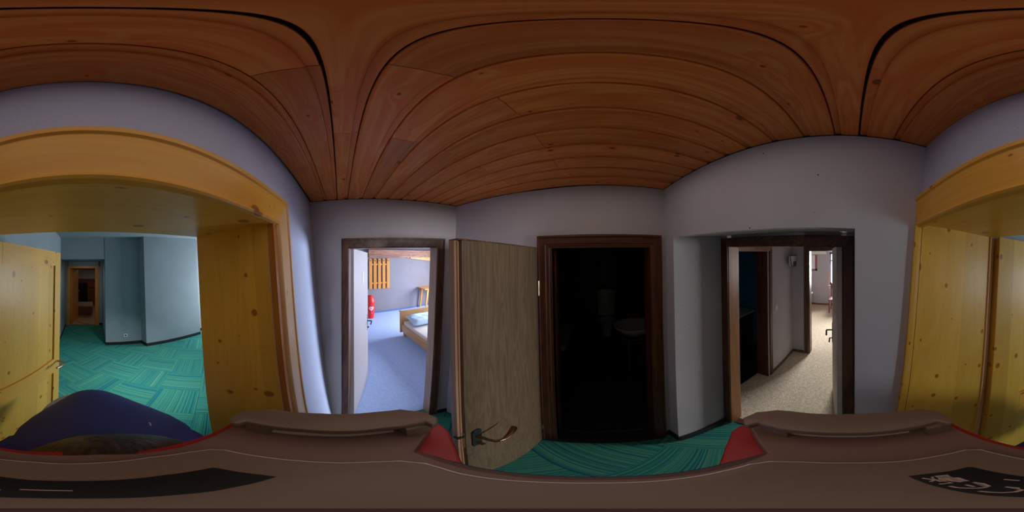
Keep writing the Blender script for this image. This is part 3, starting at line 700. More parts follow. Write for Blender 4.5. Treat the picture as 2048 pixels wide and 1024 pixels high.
lining(fr, (2.66, 0, 0), (0, 1, 0), (-1, 0, 0), 0.014, 0.738, EYE+0.036, EYE+0.036, 0.13, 0.013, 'frame_dark_v', None, ('frame_dark_v', 'frame_dark_v', 'frame_dark_h'))
# blue tiled bathroom
m = MB(); m.box(0.98, 2.66, 1.22, 2.66, -0.03, 0.003); sst('floor_tiled_bathroom', m, 'black_tile')
m = MB(); m.box(2.58, 2.66, 1.22, 2.7, 0, 2.45); wt = sst('wall_tiled_bathroom', m, 'grout')
shared = None
for i in range(14):
    for j in range(20):
        x = 1.24+0.102*i; z = 0.05+0.102*j*1.1
        if shared is None: o = MB().box(2.573, 2.581, 0, 0.099, 0, 0.109).build('wall_tile', 'tile_blue', wt, local=True, bevel=0.0015); shared = o.data
        else: o = bpy.data.objects.new('wall_tile', shared); COL.objects.link(o); o.parent = wt
        o.location = (0, x, z)
m = MB(); m.box(0.9, 0.98, 1.07, 2.7, 0, 2.45); m.box(0.98, 2.66, 2.6, 2.7, 0, 2.45); sst('wall_tiled_bathroom_side', m, 'tile_blue')
vn = thing('vanity_counter', 'low vanity counter with pale edge inside the blue tiled bathroom', 'counter', (2.2, 2.1, 0))
MB().box(1.55, 2.55, 1.82, 2.55, 0.004, 0.80).build('cabinet', 'black_tile', vn)
MB().box(1.52, 2.565, 1.78, 2.58, 0.80, 0.835).build('countertop', 'ceramic', vn, bevel=0.006)
# wall lamp in the passage
wl = thing('wall_lamp', 'small tapered glass wall lamp with black scroll wires on the passage wall', 'lamp', (2.5, 1.03, 1.83))
m = MB(); m.hexa([(2.40, 1.00, 1.745), (2.60, 1.00, 1.745), (2.60, 0.97, 1.745), (2.40, 0.97, 1.745), (2.345, 0.985, 1.905), (2.655, 0.985, 1.905), (2.655, 0.965, 1.905), (2.345, 0.965, 1.905)]); m.build('shade', 'lamp_glass', wl)
m = MB(); m.box(2.45, 2.55, 1.01, 1.05, 1.78, 1.87); m.build('bracket', 'steel', wl)
m = MB(); m.tube([(2.345, 0.96, 1.91), (2.40, 0.96, 1.745), (2.60, 0.96, 1.74)], 0.0055, 6); m.tube([(2.345, 0.96, 1.912), (2.655, 0.96, 1.912)], 0.004, 6)
for cx in (2.50, 2.57):
    m.tube([(cx+0.022*math.cos(a), 0.955, 1.785+0.03*math.sin(a)) for a in [2*math.pi*k/12 for k in range(12)]], 0.005, 6, True)
m.build('scroll_wire', 'matt_black', wl)
sw = thing('light_switch', 'round white light switch on the passage wall beside tiled bathroom door', 'switch', (2.0, 1.045, 1.15))
m = MB(); m.extr([(0.04*math.cos(2*math.pi*k/20), 0.04*math.sin(2*math.pi*k/20)) for k in range(20)], (2.02, 1.05, 1.16), (1, 0, 0), (0, 0, 1), (0, -1, 0), 0, 0.01); m.build('plate', 'socket_white', sw)
MB().box(2.005, 2.035, 1.034, 1.04, 1.135, 1.185).build('rocker', 'socket_white', sw)
# white leaf of the recess door, opened into the passage
lf = thing('door_3', 'white flat door leaf seen almost edge-on, opened along the right of passage', 'door', (0.985, 0.062, 0), 9.5)
MB().box(0, 0.80, 0.0, 0.04, 0.01, EYE+0.045).build('panel', 'door_white', lf, local=True, bevel=0.002)
MB().box(0.40, 0.46, 0.0395, 0.043, 1.66, 1.80).build('sign', 'pelmet', lf, local=True, label='small cream sign plate')
MB().box(0.735, 0.765, 0.0395, 0.045, 0.90, 1.16).build('handle_plate', 'iron_dark', lf, local=True)
MB().tube([(0.75, 0.042, 1.07), (0.75, 0.10, 1.07), (0.745, 0.105, 1.065), (0.66, 0.105, 1.05)], 0.009, 8).build('lever', 'iron_dark', lf, local=True, smooth=True)
MB().tube([(0.75, 0.042, 0.96), (0.75, 0.07, 0.96), (0.75, 0.075, 0.90)], 0.008, 8).build('key', 'iron_dark', lf, local=True)
# bright room
m = MB(); m.box(5.85, 6.0, -1.0, -0.20, 0, 2.45); m.box(5.85, 6.0, 0.87, 2.4, 0, 2.45); m.box(5.85, 6.0, -0.20, 0.87, 0, 0.76); m.box(5.85, 6.0, -0.20, 0.87, 1.97, 2.45); sst('wall_bright_room_far', m, 'wall')
m = MB(); m.box(2.7, 6.0, 2.2, 2.35, 0, 2.45); m.box(2.7, 6.0, -1.0, -0.85, 0, 2.45); sst('wall_bright_room_side', m, 'wall')
m = MB(); m.wallseg((5.85, 2.2), (5.85, -0.9), 0, 0.065, -0.014); sst('baseboard_bright_room', m, 'brown_base')
win = MB(); 
for a, b, c, d_ in ((0.83, 0.87, 0.78, 1.97), (-0.20, -0.16, 0.78, 1.97), (-0.20, 0.87, 0.78, 0.83), (-0.20, 0.87, 1.92, 1.97), (0.31, 0.37, 0.78, 1.97)): win.box(5.92, 5.97, a, b, c, d_)
wo = sst('window_1', win, 'red_brown')
MB().box(5.93, 5.96, 0.37, 0.83, 1.66, 1.69).build('window_bar', 'red_brown', wo); MB().box(5.93, 5.96, -0.16, 0.31, 1.66, 1.69).build('window_bar', 'red_brown', wo)
MB().box(5.943, 5.947, -0.16, 0.83, 0.83, 1.92).build('window_pane', 'window_glass', wo)
MB().box(5.80, 5.92, -0.24, 0.92, 0.745, 0.78).build('window_sill', 'white_paint', wo)
cb = thing('pelmet', 'long cream pelmet box under the ceiling of the bright far room', 'pelmet', (5.8, 1.5, 2.0))
MB().box(5.70, 5.85, 0.98, 2.1, 1.915, 2.02).build('box', 'pelmet', cb)
MB().box(5.72, 5.75, 0.96, 0.98, 1.93, 2.0).build('end_cap', 'pelmet', cb)
pf = thing('picture_frame', 'mauve framed white picture on the far wall of the bright room', 'picture', (5.83, 1.6, 1.6))
MB().box(5.82, 5.85, 1.33, 1.40, 1.31, 1.88).build('frame_side', 'mauve_frame', pf); MB().box(5.82, 5.85, 1.33, 1.95, 1.31, 1.37).build('frame_bottom', 'mauve_frame', pf)
MB().box(5.82, 5.85, 1.88, 1.95, 1.31, 1.88).build('frame_side', 'mauve_frame', pf); MB().box(5.835, 5.85, 1.40, 1.88, 1.37, 1.88).build('sheet', 'white_paint', pf)
ns = thing('nightstand', 'small light wood nightstand with pale top just inside bright room', 'nightstand', (5.0, 1.6, 0))
MB().box(4.75, 5.15, 1.36, 1.85, 0.0, 0.62).build('body', 'bed_wood', ns); MB().box(4.73, 5.17, 1.33, 1.88, 0.62, 0.66).build('top', 'white_paint', ns, bevel=0.004)
MB().box(4.745, 4.752, 1.40, 1.81, 0.42, 0.58).build('drawer', 'bed_wood', ns)
ch = thing('chair', 'reddish wooden chair by the bright window, mostly hidden behind the white door', 'chair', (5.4, 0.5, 0))
for x, y, z in ((5.45, 0.76, 0.95), (5.05, 0.76, 0.45), (5.45, 0.38, 0.95), (5.05, 0.38, 0.45)): MB().tube([(x-0.02, y, 0), (x, y, 0.45), (x+0.03 if z > 0.5 else x, y, z)], 0.018, 8).build('leg', 'red_brown', ch)
MB().box(5.02, 5.48, 0.35, 0.79, 0.43, 0.46).build('seat', 'red_brown', ch, bevel=0.005); MB().box(5.46, 5.49, 0.38, 0.76, 0.74, 0.92).build('backrest', 'red_brown', ch, bevel=0.004)
pp_ = thing('heating_pipe', 'slim white heating pipe with valve below the window of bright room', 'pipe', (5.8, 0.85, 0))
MB().tube([(5.80, 0.84, 0.0), (5.80, 0.84, 0.70)], 0.012, 8).build('tube', 'white_paint', pp_); MB().box(5.78, 5.82, 0.80, 0.88, 0.66, 0.72).build('valve', 'white_paint', pp_)

# ================================================================ back wall, pine lined opening and green hall
CUR[0] = BACK
PD = 0.205
m = MB(); m.box(-1.75, -0.45, -0.485, -PD, -0.05, ZC+0.07); m.box(0.475, 1.2, -0.485, -PD, -0.05, ZC+0.07); m.box(-0.45, 0.475, -0.485, -PD, EYE+0.128, ZC+0.07)
sst('wall_back', m, 'wall_rough')
pn = thing('pine_door_frame', 'yellow knotty pine door frame lining the wide opening behind the camera operator', 'door frame', (0, -0.3, 0))
profp = [(0.0, 0.006), (0.003, 0.016), (0.010, 0.020), (0.018, 0.019), (0.021, 0.014), (0.100, 0.013), (0.103, 0.019), (0.108, 0.021), (0.112, 0.018), (0.116, 0.010)]
casing(pn, (0, -PD+0.002, 0), (1, 0, 0), (0, 1, 0), -0.596, 0.548, EYE+0.230, EYE+0.222, 0.116, profp, ('pine_pale', 'pine_v', 'pine_h'), wl=0.122, wr=0.078)
m = MB(); m.box(-0.606, -0.595, -PD, -PD+0.013, 0, EYE+0.212); m.build('edge_shade_strip', 'pine_red', pn)  # darker wood colour stands in for the dark reflection on the casing's outer edge
m = MB(); m.hexa([(-0.474, -PD+0.012, 0), (-0.449, -PD+0.012, 0), (-0.448, -0.213, 0), (-0.474, -0.213, 0), (-0.474, -PD+0.012, EYE+0.115), (-0.449, -PD+0.012, EYE+0.115), (-0.448, -0.213, EYE+0.115), (-0.474, -0.213, EYE+0.115)]); m.build('inner_bead', 'pine_red', pn)
m = MB(); m.hexa([(-0.452, -PD, 0), (-0.400, -0.485, 0), (-0.43, -0.485, 0), (-0.475, -PD, 0), (-0.452, -PD, EYE+0.128), (-0.400, -0.485, EYE+0.122), (-0.43, -0.485, EYE+0.122), (-0.475, -PD, EYE+0.128)]); m.build('side_panel', 'pine_v', pn)
m = MB(); m.hexa([(0.470, -PD, 0), (0.497, -PD, 0), (0.462, -0.475, 0), (0.434, -0.475, 0), (0.470, -PD, EYE+0.128), (0.497, -PD, EYE+0.128), (0.462, -0.475, EYE+0.122), (0.434, -0.475, EYE+0.122)]); m.build('side_panel', 'pine_v', pn)
m = MB(); m.hexa([(-0.475, -PD, EYE+0.116), (0.497, -PD, EYE+0.116), (0.47, -0.485, EYE+0.110), (-0.43, -0.485, EYE+0.110), (-0.475, -PD, EYE+0.135), (0.497, -PD, EYE+0.135), (0.47, -0.485, EYE+0.135), (-0.43, -0.485, EYE+0.135)]); m.build('soffit_panel', 'pine_h', pn)
m = MB(); m.box(0.428, 0.452, -0.492, -0.474, 0, EYE+0.11); m.box(0.440, 0.46, -0.512, -0.498, 0, EYE+0.11); m.build('door_stop', 'pine_pale', pn)
for z in (0.35, 1.10, 1.85):
    MB().tube([(0.452, -0.505, z), (0.452, -0.505, z+0.09)], 0.008, 8).build('hinge', 'nickel', pn)
# pine leaf
ang = math.degrees(math.atan2(-0.71, -0.217))
pl_ = thing('door_4', 'knotty yellow pine panel door with brass handle standing open into green hall', 'door', (0.437, -0.505, 0), ang)
LW, LT = 0.735, EYE+0.112
def lbox(name, u0, u1, z0, z1, t0, t1, mat, **k): return MB().box(u0, u1, t0, t1, z0, z1).build(name, mat, pl_, local=True, **k)
lbox('stile', 0.0, 0.148, 0.01, LT, -0.04, 0.0, 'pine_v', bevel=0.002); lbox('stile', LW-0.083, LW, 0.01, LT, -0.04, 0.0, 'pine_v', bevel=0.002)
lbox('rail', 0.148, LW-0.083, 1.965, LT, -0.04, 0.0, 'pine_h'); lbox('rail', 0.148, LW-0.083, 1.10, 1.24, -0.04, 0.0, 'pine_h'); lbox('rail', 0.148, LW-0.083, 0.01, 0.46, -0.04, 0.0, 'pine_h')
for z0, z1 in ((1.24, 1.965), (0.46, 1.10)):
    lbox('door_panel', 0.148, LW-0.083, z0, z1, -0.030, -0.012, 'pine_v')
    for u0, u1, a, b in ((0.148, 0.166, z0, z1), (LW-0.101, LW-0.083, z0, z1)): lbox('moulding', u0, u1, a, b, -0.014, 0.010, 'pine_v', bevel=0.004)
    for a, b in ((z0, z0+0.018), (z1-0.018, z1)): lbox('moulding', 0.166, LW-0.101, a, b, -0.014, 0.010, 'pine_h', bevel=0.004)
lbox('handle_plate', LW-0.058, LW-0.028, 1.075, 1.30, 0.0, 0.006, 'iron_dark', bevel=0.002)
for sg in (0.006, -0.046):
    o2 = 0.045 if sg > 0 else -0.045
    MB().tube([(LW-0.043, sg, 1.20), (LW-0.043, sg+o2, 1.20), (LW-0.05, sg+o2*1.12, 1.20), (LW-0.10, sg+o2*1.15, 1.195), (LW-0.145, sg+o2*1.05, 1.205)], 0.008, 8).build('lever', 'nickel', pl_, local=True, smooth=True)
# hall shell
m = MB(); m.box(-3.4, 0.70, -5.4, -0.20, -0.05, -0.012); hf = sst('floor_hall', m, 'black_base')
tiles([(-3.35, -5.36), (0.66, -5.36), (0.66, -0.12), (-3.35, -0.12)], hf, -1.987, -0.757, BACK)
CUR[0] = BACK
m = MB(); m.box(-4.6, 0.8, -5.5, -0.40, EYE+0.71, EYE+0.80); sst('ceiling_hall', m, 'wall_hall')
m = MB(); m.box(0.585, 0.75, -3.82, -0.45, 0, EYE+0.75); m.box(0.63, 0.75, -5.4, -3.82, 0, EYE+0.75); sst('wall_hall_right', m, 'wall_hall')
m = MB(); m.prism([(-0.455, -3.79), (-1.27, -3.70), (-1.31, -3.48), (-2.74, -3.375), (-2.80, -3.58), (-4.6, -3.5), (-4.6, -5.4), (-0.545, -5.4)], 0, EYE+0.75)
m.box(-0.56, 0.66, -5.45, -3.80, EYE+0.21, EYE+0.75)
m.box(-0.56, -0.42, -5.45, -5.33, 0, 2.3); m.box(0.55, 0.70, -5.45, -5.33, 0, 2.3); m.box(-0.5, 0.6, -5.45, -5.33, EYE+0.04, 2.3)
sst('wall_hall_end', m, 'wall_hall')
m = MB(); m.box(-1.75, -1.62, -1.42, -0.42, 0, EYE+0.75); m.box(-4.6, -1.62, -1.42, -1.30, 0, EYE+0.75); m.box(-4.6, -4.45, -3.6, -1.3, 0, EYE+0.75); sst('wall_hall_left', m, 'wall_hall')
m = MB()
for a, b in (((-0.455, -3.79), (-1.27, -3.70)), ((-1.27, -3.70), (-1.31, -3.48)), ((-1.31, -3.48), (-2.74, -3.375)), ((-2.80, -3.575), (-3.3, -3.55)), ((-0.545, -5.33), (-0.43, -5.33)), ((-0.54, -5.33), (-0.455, -3.80))): m.wallseg(a, b, 0, 0.075, 0.012)
m.wallseg((-1.27, -3.70), (-0.455, -3.79), 0, 0.08, 0.014); m.wallseg((-2.74, -3.375), (-1.31, -3.48), 0, 0.08, 0.014); m.wallseg((-1.31, -3.48), (-1.27, -3.70), 0, 0.08, 0.014)
sst('baseboard_hall_end', m, 'black_base')
m = MB(); m.box(0.573, 0.586, -3.82, -0.5, 0, 0.065); m.box(0.618, 0.631, -5.33, -3.82, 0, 0.065); sst('baseboard_hall_right', m, 'black_base')
so = thing('wall_socket', 'round white power socket low on the hall wall beside the recess', 'socket', (-0.9, -3.74, 0.25))
Us = Vector((-0.815, 0.09, 0)).normalized(); Ns = Vector((0.09, 0.815, 0)).normalized(); Os = Vector((-0.905, -3.738, 0.26))
sqr = [(-0.042, -0.042), (0.042, -0.042), (0.042, 0.042), (-0.042, 0.042)]
MB().extr(sqr, Os, Us, (0, 0, 1), Ns, 0, 0.01).build('plate', 'socket_white', so, bevel=0.004)
MB().extr([(0.022*math.cos(2*math.pi*k/16), 0.022*math.sin(2*math.pi*k/16)) for k in range(16)], Os, Us, (0, 0, 1), Ns, 0.0095, 0.0115).build('recess', 'under', so)
# far orange door frame, its leaf and the dark old room
fr = thing('door_frame', 'orange wooden door frame at the end of the green hall recess', 'door frame', (0.08, -5.33, 0))
casing(fr, (0, -5.33, 0), (1, 0, 0), (0, 1, 0), -0.435, 0.590, EYE+0.068, EYE+0.068, 0.075, [(0.0, 0.012), (0.005, 0.016), (0.07, 0.016), (0.075, 0.01)], ('far_frame', 'far_frame', 'far_frame'), wr=0.10, wl=0.12)
lining(fr, (0, -5.33, 0), (1, 0, 0), (0, 1, 0), -0.31, 0.49, EYE-0.012, EYE-0.012, 0.14, 0.02, 'far_frame')
lf = thing('door_5', 'orange flat door leaf ajar at the far end of the hall', 'door', (0.485, -5.47, 0), 256)
MB().box(0, 0.74, -0.04, 0, 0.01, 1.92).build('panel', 'far_frame', lf, local=True); 
MB().tube([(0.68, -0.04, 1.1), (0.68, -0.10, 1.1), (0.60, -0.10, 1.1)], 0.012, 8).build('lever', 'steel', lf, local=True)
m = MB(); m.box(-1.6, 1.6, -8.6, -5.40, -0.06, -0.02); fd = sst('floor_old_room', m, 'under')
for k in range(20): MB().box(-1.5, 1.5, -5.42-0.16*(k+1)+0.004, -5.42-0.16*k, -0.02, 0.0).build('floor_board', 'floor_boards', fd)
m = MB(); m.box(-1.6, 1.6, -8.6, -8.45, 0, 2.4); m.box(-1.6, -1.5, -8.6, -5.4, 0, 2.4); m.box(1.5, 1.6, -8.6, -5.4, 0, 2.4); sst('wall_old_room', m, 'wall')
m = MB(); m.box(-1.6, 1.6, -8.6, -5.4, 2.3, 2.4); sst('ceiling_old_room', m, 'old_wood')
def bbeam(z0, z1, y, lab):
    t_ = thing('wooden_beam', lab, 'beam', (0, y, z0)); MB().box(-1.5, 1.5, y-0.15, y, z0, z1).build('timber', 'old_wood', t_, bevel=0.006); MB().box(-1.5, 1.5, y, y+0.01, (z0+z1)/2-0.004, (z0+z1)/2+0.004).build('groove', 'under', t_)
bbeam(1.90, 2.08, -5.95, 'dark brown beam crossing high just behind the far orange doorway')
bbeam(1.18, 1.40, -8.40, 'red-brown rail beam below the white band in the old dark room')
m = MB(); m.box(-1.5, 1.5, -8.44, -8.42, 0, 1.18); sst('trim_2', m, 'matt_black')
od = thing('board_door', 'old reddish board door with iron strap standing in the dark room', 'door', (-0.35, -8.1, 0))
for k in range(4): MB().box(-0.10-0.15*(k+1)+0.004, -0.10-0.15*k, -8.2, -8.17, 0.02, 1.25-0.01*k).build('board', 'old_wood', od)
MB().box(-0.60, -0.2, -8.17, -8.16, 0.95, 1.0).build('strap', 'iron_dark', od)
cs = thing('chest', 'low dark wooden chest with pale top in the old dark room', 'chest', (0.1, -6.8, 0))
MB().hexa([(-0.25, -7.1, 0.0), (0.28, -7.1, 0), (0.28, -6.5, 0), (-0.25, -6.5, 0), (-0.30, -7.2, 0.40), (0.35, -7.2, 0.40), (0.35, -6.45, 0.40), (-0.30, -6.45, 0.40)]).build('body', 'old_wood', cs, bevel=0.01)
MB().box(-0.30, 0.36, -7.22, -6.43, 0.40, 0.44).build('lid', 'floor_boards', cs, bevel=0.005)
MB().hexa([(0.26, -5.80, 0.0), (0.33, -5.80, 0), (-0.02, -5.42, 0), (-0.10, -5.42, 0), (0.26, -5.80, 0.03), (0.33, -5.80, 0.03), (-0.02, -5.42, 0.03), (-0.10, -5.42, 0.03)]).build('loose_batten', 'far_frame', None, label='loose orange batten lying across the old room doorway floor', cat='batten')
CUR[0] = I4

# ================================================================ unseen outer shell, added to block the sky everywhere but the window
m = MB(); m.box(-6.6, 6.4, -9.6, 5.2, -0.9, -0.8); sst('blocker_ground', m, 'under')
m = MB(); m.box(-6.6, 6.4, -9.6, 5.2, 3.3, 3.4); sst('blocker_roof', m, 'under')
m = MB(); m.box(-6.7, -6.6, -9.6, 5.2, -0.9, 3.4); m.box(-6.6, 6.4, -9.7, -9.6, -0.9, 3.4); m.box(-6.6, 6.4, 5.2, 5.3, -0.9, 3.4)
m.box(5.99, 6.1, -9.6, -0.85, -0.9, 3.4); m.box(5.99, 6.1, 2.25, 5.3, -0.9, 3.4); m.box(5.99, 6.1, -1.0, 2.4, 2.45, 3.4); m.box(5.99, 6.1, -1.0, 2.4, -0.9, 0.0)
sst('blocker_walls', m, 'under')

# ================================================================ scanner head below the camera (deck coordinates in millimetres)
DEV = T(0, 0, EYE) @ Ry(1.0)
CUR[0] = DEV
DECK = [(38.4,-66.3),(21.9,-67.1),(9.1,-68.7),(-6.3,-70.3),(-21.7,-67.9),(-41.1,-67.1),(-61.1,-67.8),(-79.0,-68.5),(-92.1,-68.3),(-105.9,-42.0),(-110.7,2.4),(-106.6,40.0),(-100.6,56.6),(-95.8,58.6),(-79.0,42.8),(-66.8,31.8),(-56.5,34.1),(-45.3,35.6),(-36.2,36.4),(-25.4,37.3),(-13.9,37.7),(-0.6,38.4),(12.7,38.2),(27.6,38.0),(42.1,37.5),(62.2,36.2),(74.7,49.9),(89.1,65.7),(102.5,49.6),(110.7,3.4),(107.8,-31.6),(101.3,-55.4),(93.2,-62.7),(69.7,-64.4),(52.0,-65.4)]
HOOD = [(29.6,-51.1),(18.7,-52.8),(7.1,-53.2),(-4.9,-54.6),(-23.7,-56.7),(-40.7,-54.6),(-49.3,-51.4),(-53.3,-46.3),(-54.9,-30.0),(-55.4,-14.4),(-54.8,-0.5),(-54.9,11.4),(-53.6,20.1),(-47.3,26.6),(-40.3,27.8),(-31.5,28.0),(-21.1,29.1),(-9.2,30.7),(-0.5,31.5),(10.5,31.4),(21.8,32.0),(32.1,32.3),(42.7,31.5),(49.4,27.8),(53.0,18.1),(54.8,1.7),(54.3,-15.9),(54.9,-30.0),(54.7,-44.6),(50.8,-49.9),(40.5,-50.9)]
DISP = [(36.9,-12.9),(37.4,-17.6),(37.1,-25.0),(37.7,-31.7),(36.7,-32.9),(29.9,-33.2),(19.3,-33.3),(11.6,-32.6),(3.2,-33.4),(-6.2,-34.0),(-18.8,-35.5),(-29.6,-35.0),(-34.2,-34.7),(-35.0,-32.3),(-35.4,-25.4),(-35.8,-19.5),(-35.5,-15.0),(-28.9,-15.8),(-21.4,-16.4),(-15.2,-15.9),(-9.5,-15.5),(-4.0,-14.5),(0.9,-14.4),(5.0,-14.1),(7.9,-13.7),(11.1,-13.1),(16.2,-13.2),(21.4,-13.5),(28.3,-13.3)]
BARL = [(-84.6,-68.3),(-87.4,-68.9),(-97.7,-67.0),(-110.1,-53.3),(-111.9,-36.6),(-114.1,-15.1),(-114.0,6.0),(-114.9,23.2),(-113.5,42.6),(-103.2,56.6),(-90.8,60.5),(-83.8,56.4),(-82.7,51.7),(-89.9,50.4),(-90.6,23.0),(-89.6,10.2),(-89.1,-3.6),(-89.3,-21.8),(-87.3,-40.4),(-85.7,-57.3),(-79.3,-59.6),(-78.3,-63.0)]
BARR = [(84.1,67.9),(96.5,65.5),(107.2,54.0),(109.7,44.8),(111.4,27.7),(113.9,3.5),(114.6,-21.7),(112.3,-47.7),(104.0,-58.3),(88.9,-61.4),(82.7,-57.1),(83.5,-54.2),(90.5,-50.8),(88.4,-30.4),(87.3,-10.1),(87.1,2.7),(85.1,27.8),(83.8,39.3),(84.6,55.8),(78.0,58.0),(77.2,61.8)]
SLOTL = [(-93.7,-43.4),(-95.3,-27.3),(-96.1,-12.8),(-96.2,-3.8),(-97.3,14.7),(-98.2,32.1)]
SLOTR = [(92.4,40.9),(93.2,30.5),(94.4,16.7),(95.1,2.9),(96.3,-21.9),(96.7,-33.9)]
REDL = [(-105.5,66.3),(-101.8,70.3),(-87.9,68.1),(-65.4,55.3),(-43.4,40.6),(-40.5,37.8),(-47.8,37.6),(-58.0,35.0),(-71.3,32.4),(-85.2,46.2)]
REDR = [(99.2,74.0),(91.2,77.2),(81.7,75.4),(60.4,60.8),(40.1,43.9),(37.3,40.9),(43.4,38.6),(55.7,38.5),(68.2,37.0),(80.6,53.9)]
RIM1 = [(-94.7,-73.9),(-83.4,-72.4),(-65.2,-72.4),(-44.0,-71.9),(-29.8,-71.3),(-23.4,-70.8)]
RIM2 = [(97.3,-66.3),(73.8,-68.1),(54.7,-68.8),(40.3,-69.6),(25.1,-70.9),(10.4,-73.5)]
RIM3 = [(-69.1,33.0),(-60.3,36.4),(-49.1,38.6),(-39.0,39.2),(-27.5,40.4),(-15.1,41.1),(-0.6,41.6),(13.9,41.5),(30.2,41.6),(46.6,41.5),(64.5,37.3)]
T0 = [(33.5,-15.0),(31.6,-16.1),(30.6,-16.8),(28.2,-16.9)]
T1 = [(33.8,-17.7),(30.6,-16.8),(29.3,-14.9)]
T2 = [(30.1,-17.8),(34.0,-18.8),(33.8,-21.8),(30.7,-20.8),(29.7,-22.2),(25.7,-21.6),(25.8,-19.8),(27.7,-19.0),(30.2,-19.6),(32.5,-19.2)]
T3 = [(29.3,-17.7),(25.9,-17.8),(26.0,-15.1)]
T4 = [(23.2,-15.5),(21.2,-15.6),(20.0,-16.2),(18.6,-17.6),(18.2,-19.0),(18.9,-20.7),(21.5,-21.9),(23.8,-21.5)]
T5 = [(22.7,-18.7),(20.1,-18.4)]
T6 = [(16.1,-15.6),(14.3,-15.8),(12.7,-16.4),(11.8,-18.0),(12.1,-20.5),(13.8,-21.9),(16.2,-21.8)]
T7 = [(21.3,-28.2),(19.6,-28.5),(17.8,-28.9)]
T8 = [(9.5,-22.3),(6.8,-22.5),(1.8,-22.8)]
dv = thing('scanner_head', 'beige and red plastic scanner head with black display carried above the operator', 'scanner', (0, 0, -0.22))
mm_ = lambda L: [(x/1000, y/1000) for x, y in L]
MB().prism(ccw(mm_(DECK)), -0.204, -0.190).build('deck', 'plastic_mauve', dv, bevel=0.0015)
m = MB().prism(ccw(mm_(HOOD)), -0.190, -0.175); m.build('hood', 'plastic_beige', dv, bevel=0.0022, smooth=True)
MB().tube([(x*1.0, y*1.0, -0.1782) for x, y in mm_(HOOD)], 0.0010, 6, True).build('hood_highlight', 'plastic_lip', dv, label='pale bead painted as the highlight along the hood edge')  # thin pale tube added as a painted highlight round the hood
MB().prism(ccw(mm_(DISP)), -0.1752, -0.1742).build('display', 'gloss_black', dv)
def offset_ribbon(L, w0, w1):
    P = [Vector((x/1000, y/1000)) for x, y in L]; out = []; inn = []
    for i, p in enumerate(P):
        t = (P[min(i+1, len(P)-1)]-P[max(i-1, 0)]).normalized(); nn = Vector((t.y, -t.x))
        if nn.dot(p) < 0: nn = -nn
        out.append(p+nn*w1); inn.append(p+nn*w0)
    return [tuple(p) for p in out]+[tuple(p) for p in inn[::-1]]
dp = bpy.data.objects['display'] if 'display' in bpy.data.objects else None
for L in (T0, T1, T2, T3, T4, T5, T6, T7, T8):
    MB().prism(ccw(offset_ribbon(L, -0.00042, 0.00042)), -0.1744, -0.1738).build('print_mark', 'print_grey', dp)
for nm, L in (('handle', BARL), ('handle', BARR)):
    poly = ccw(mm_(L)); c = Vector((sum(p[0] for p in poly)/len(poly), 0)); n_ = len(poly)
    low = [(c.x+(x-c.x)*0.98, y*0.99) for x, y in poly]
    m = MB(); m.add([(x, y, -0.174) for x, y in low]+[(x, y, -0.165) for x, y in poly], [tuple(range(n_))[::-1], tuple(range(n_, 2*n_))]+[(i, (i+1) % n_, n_+(i+1) % n_, n_+i) for i in range(n_)])
    m.build(nm, 'plastic_beige', dv, bevel=0.0028, smooth=True)
    for sy in (-0.05, 0.045): MB().box(c.x-0.008, c.x+0.008, sy-0.008, sy+0.008, -0.191, -0.172).build('handle_post', 'plastic_beige', dv)
for L in (SLOTL, SLOTR): MB().prism(ccw(offset_ribbon(L, -0.0015, 0.0030)), -0.1902, -0.1880).build('slot_lip', 'plastic_lip', dv, label='pale lip of the handle slot')
for L in (REDL, REDR): MB().prism(ccw(mm_(L)), -0.245, -0.205).build('side_cover', 'plastic_red', dv, bevel=0.002)
for L, mt in ((RIM1, 'plastic_red'), (RIM2, 'plastic_red'), (RIM3, 'plastic_darkred')): MB().prism(ccw(offset_ribbon(L, -0.006, 0.0005)), -0.215, -0.1945).build('rim', mt, dv)
MB().prism(ccw(offset_ribbon(RIM3, -0.006, 0.0032)), -0.235, -0.2035).build('seal', 'matt_black', dv)
MB().lathe([(0.0035, -0.1752), (0.0035, -0.1742), (0.003, -0.1738)], (0, 0, 0), 20).build('mount_screw', 'plastic_darkred', dv)
MB().box(-0.07, 0.07, -0.050, 0.034, -0.255, -0.204).build('housing', 'plastic_darkred', dv, bevel=0.01)
MB().tube([(-0.03, 0.018, -0.24), (-0.03, 0.036, -0.30), (-0.03, 0.040, -0.62)], 0.011, 12).build('mast', 'matt_black', dv)
CUR[0] = I4

# ================================================================ operator, bent forward under the scanner
def skin(name, mat, chains, parent, label=None, levels=2):
    """one continuous surface grown over joined chains: {id: (pos, radius)} and edges"""
    pts, edges, root = chains
    ids = list(pts); me = bpy.data.meshes.new(name)
    Mi = W[parent].inverted() @ CUR[0]
    me.from_pydata([Mi @ Vector(pts[k][0]) for k in ids], [(ids.index(a), ids.index(b)) for a, b in edges], [])
    o = bpy.data.objects.new(name, me); COL.objects.link(o); o.parent = parent; W[o] = W[parent]
    sk = o.modifiers.new('skin', 'SKIN')
    if not me.skin_vertices: 
        bm = bmesh.new(); bm.from_mesh(me); bm.verts.layers.skin.verify(); bm.to_mesh(me); bm.free()
    for i, k in enumerate(ids):
        r_ = pts[k][1]; r_ = (r_, r_) if not isinstance(r_, tuple) else r_
        me.skin_vertices[0].data[i].radius = r_; me.skin_vertices[0].data[i].use_root = (k == root)
    sb = o.modifiers.new('sub', 'SUBSURF'); sb.levels = levels; sb.render_levels = levels
    me.materials.append(MATS[mat])
    if label: o['label'] = label
    return o
zf = -0.035
CUR[0] = T(-0.03, 0, 0)
per = thing('person', 'person in a dark blue jacket bending forward under the scanner, brown hair', 'person', (-0.04, -0.45, zf))
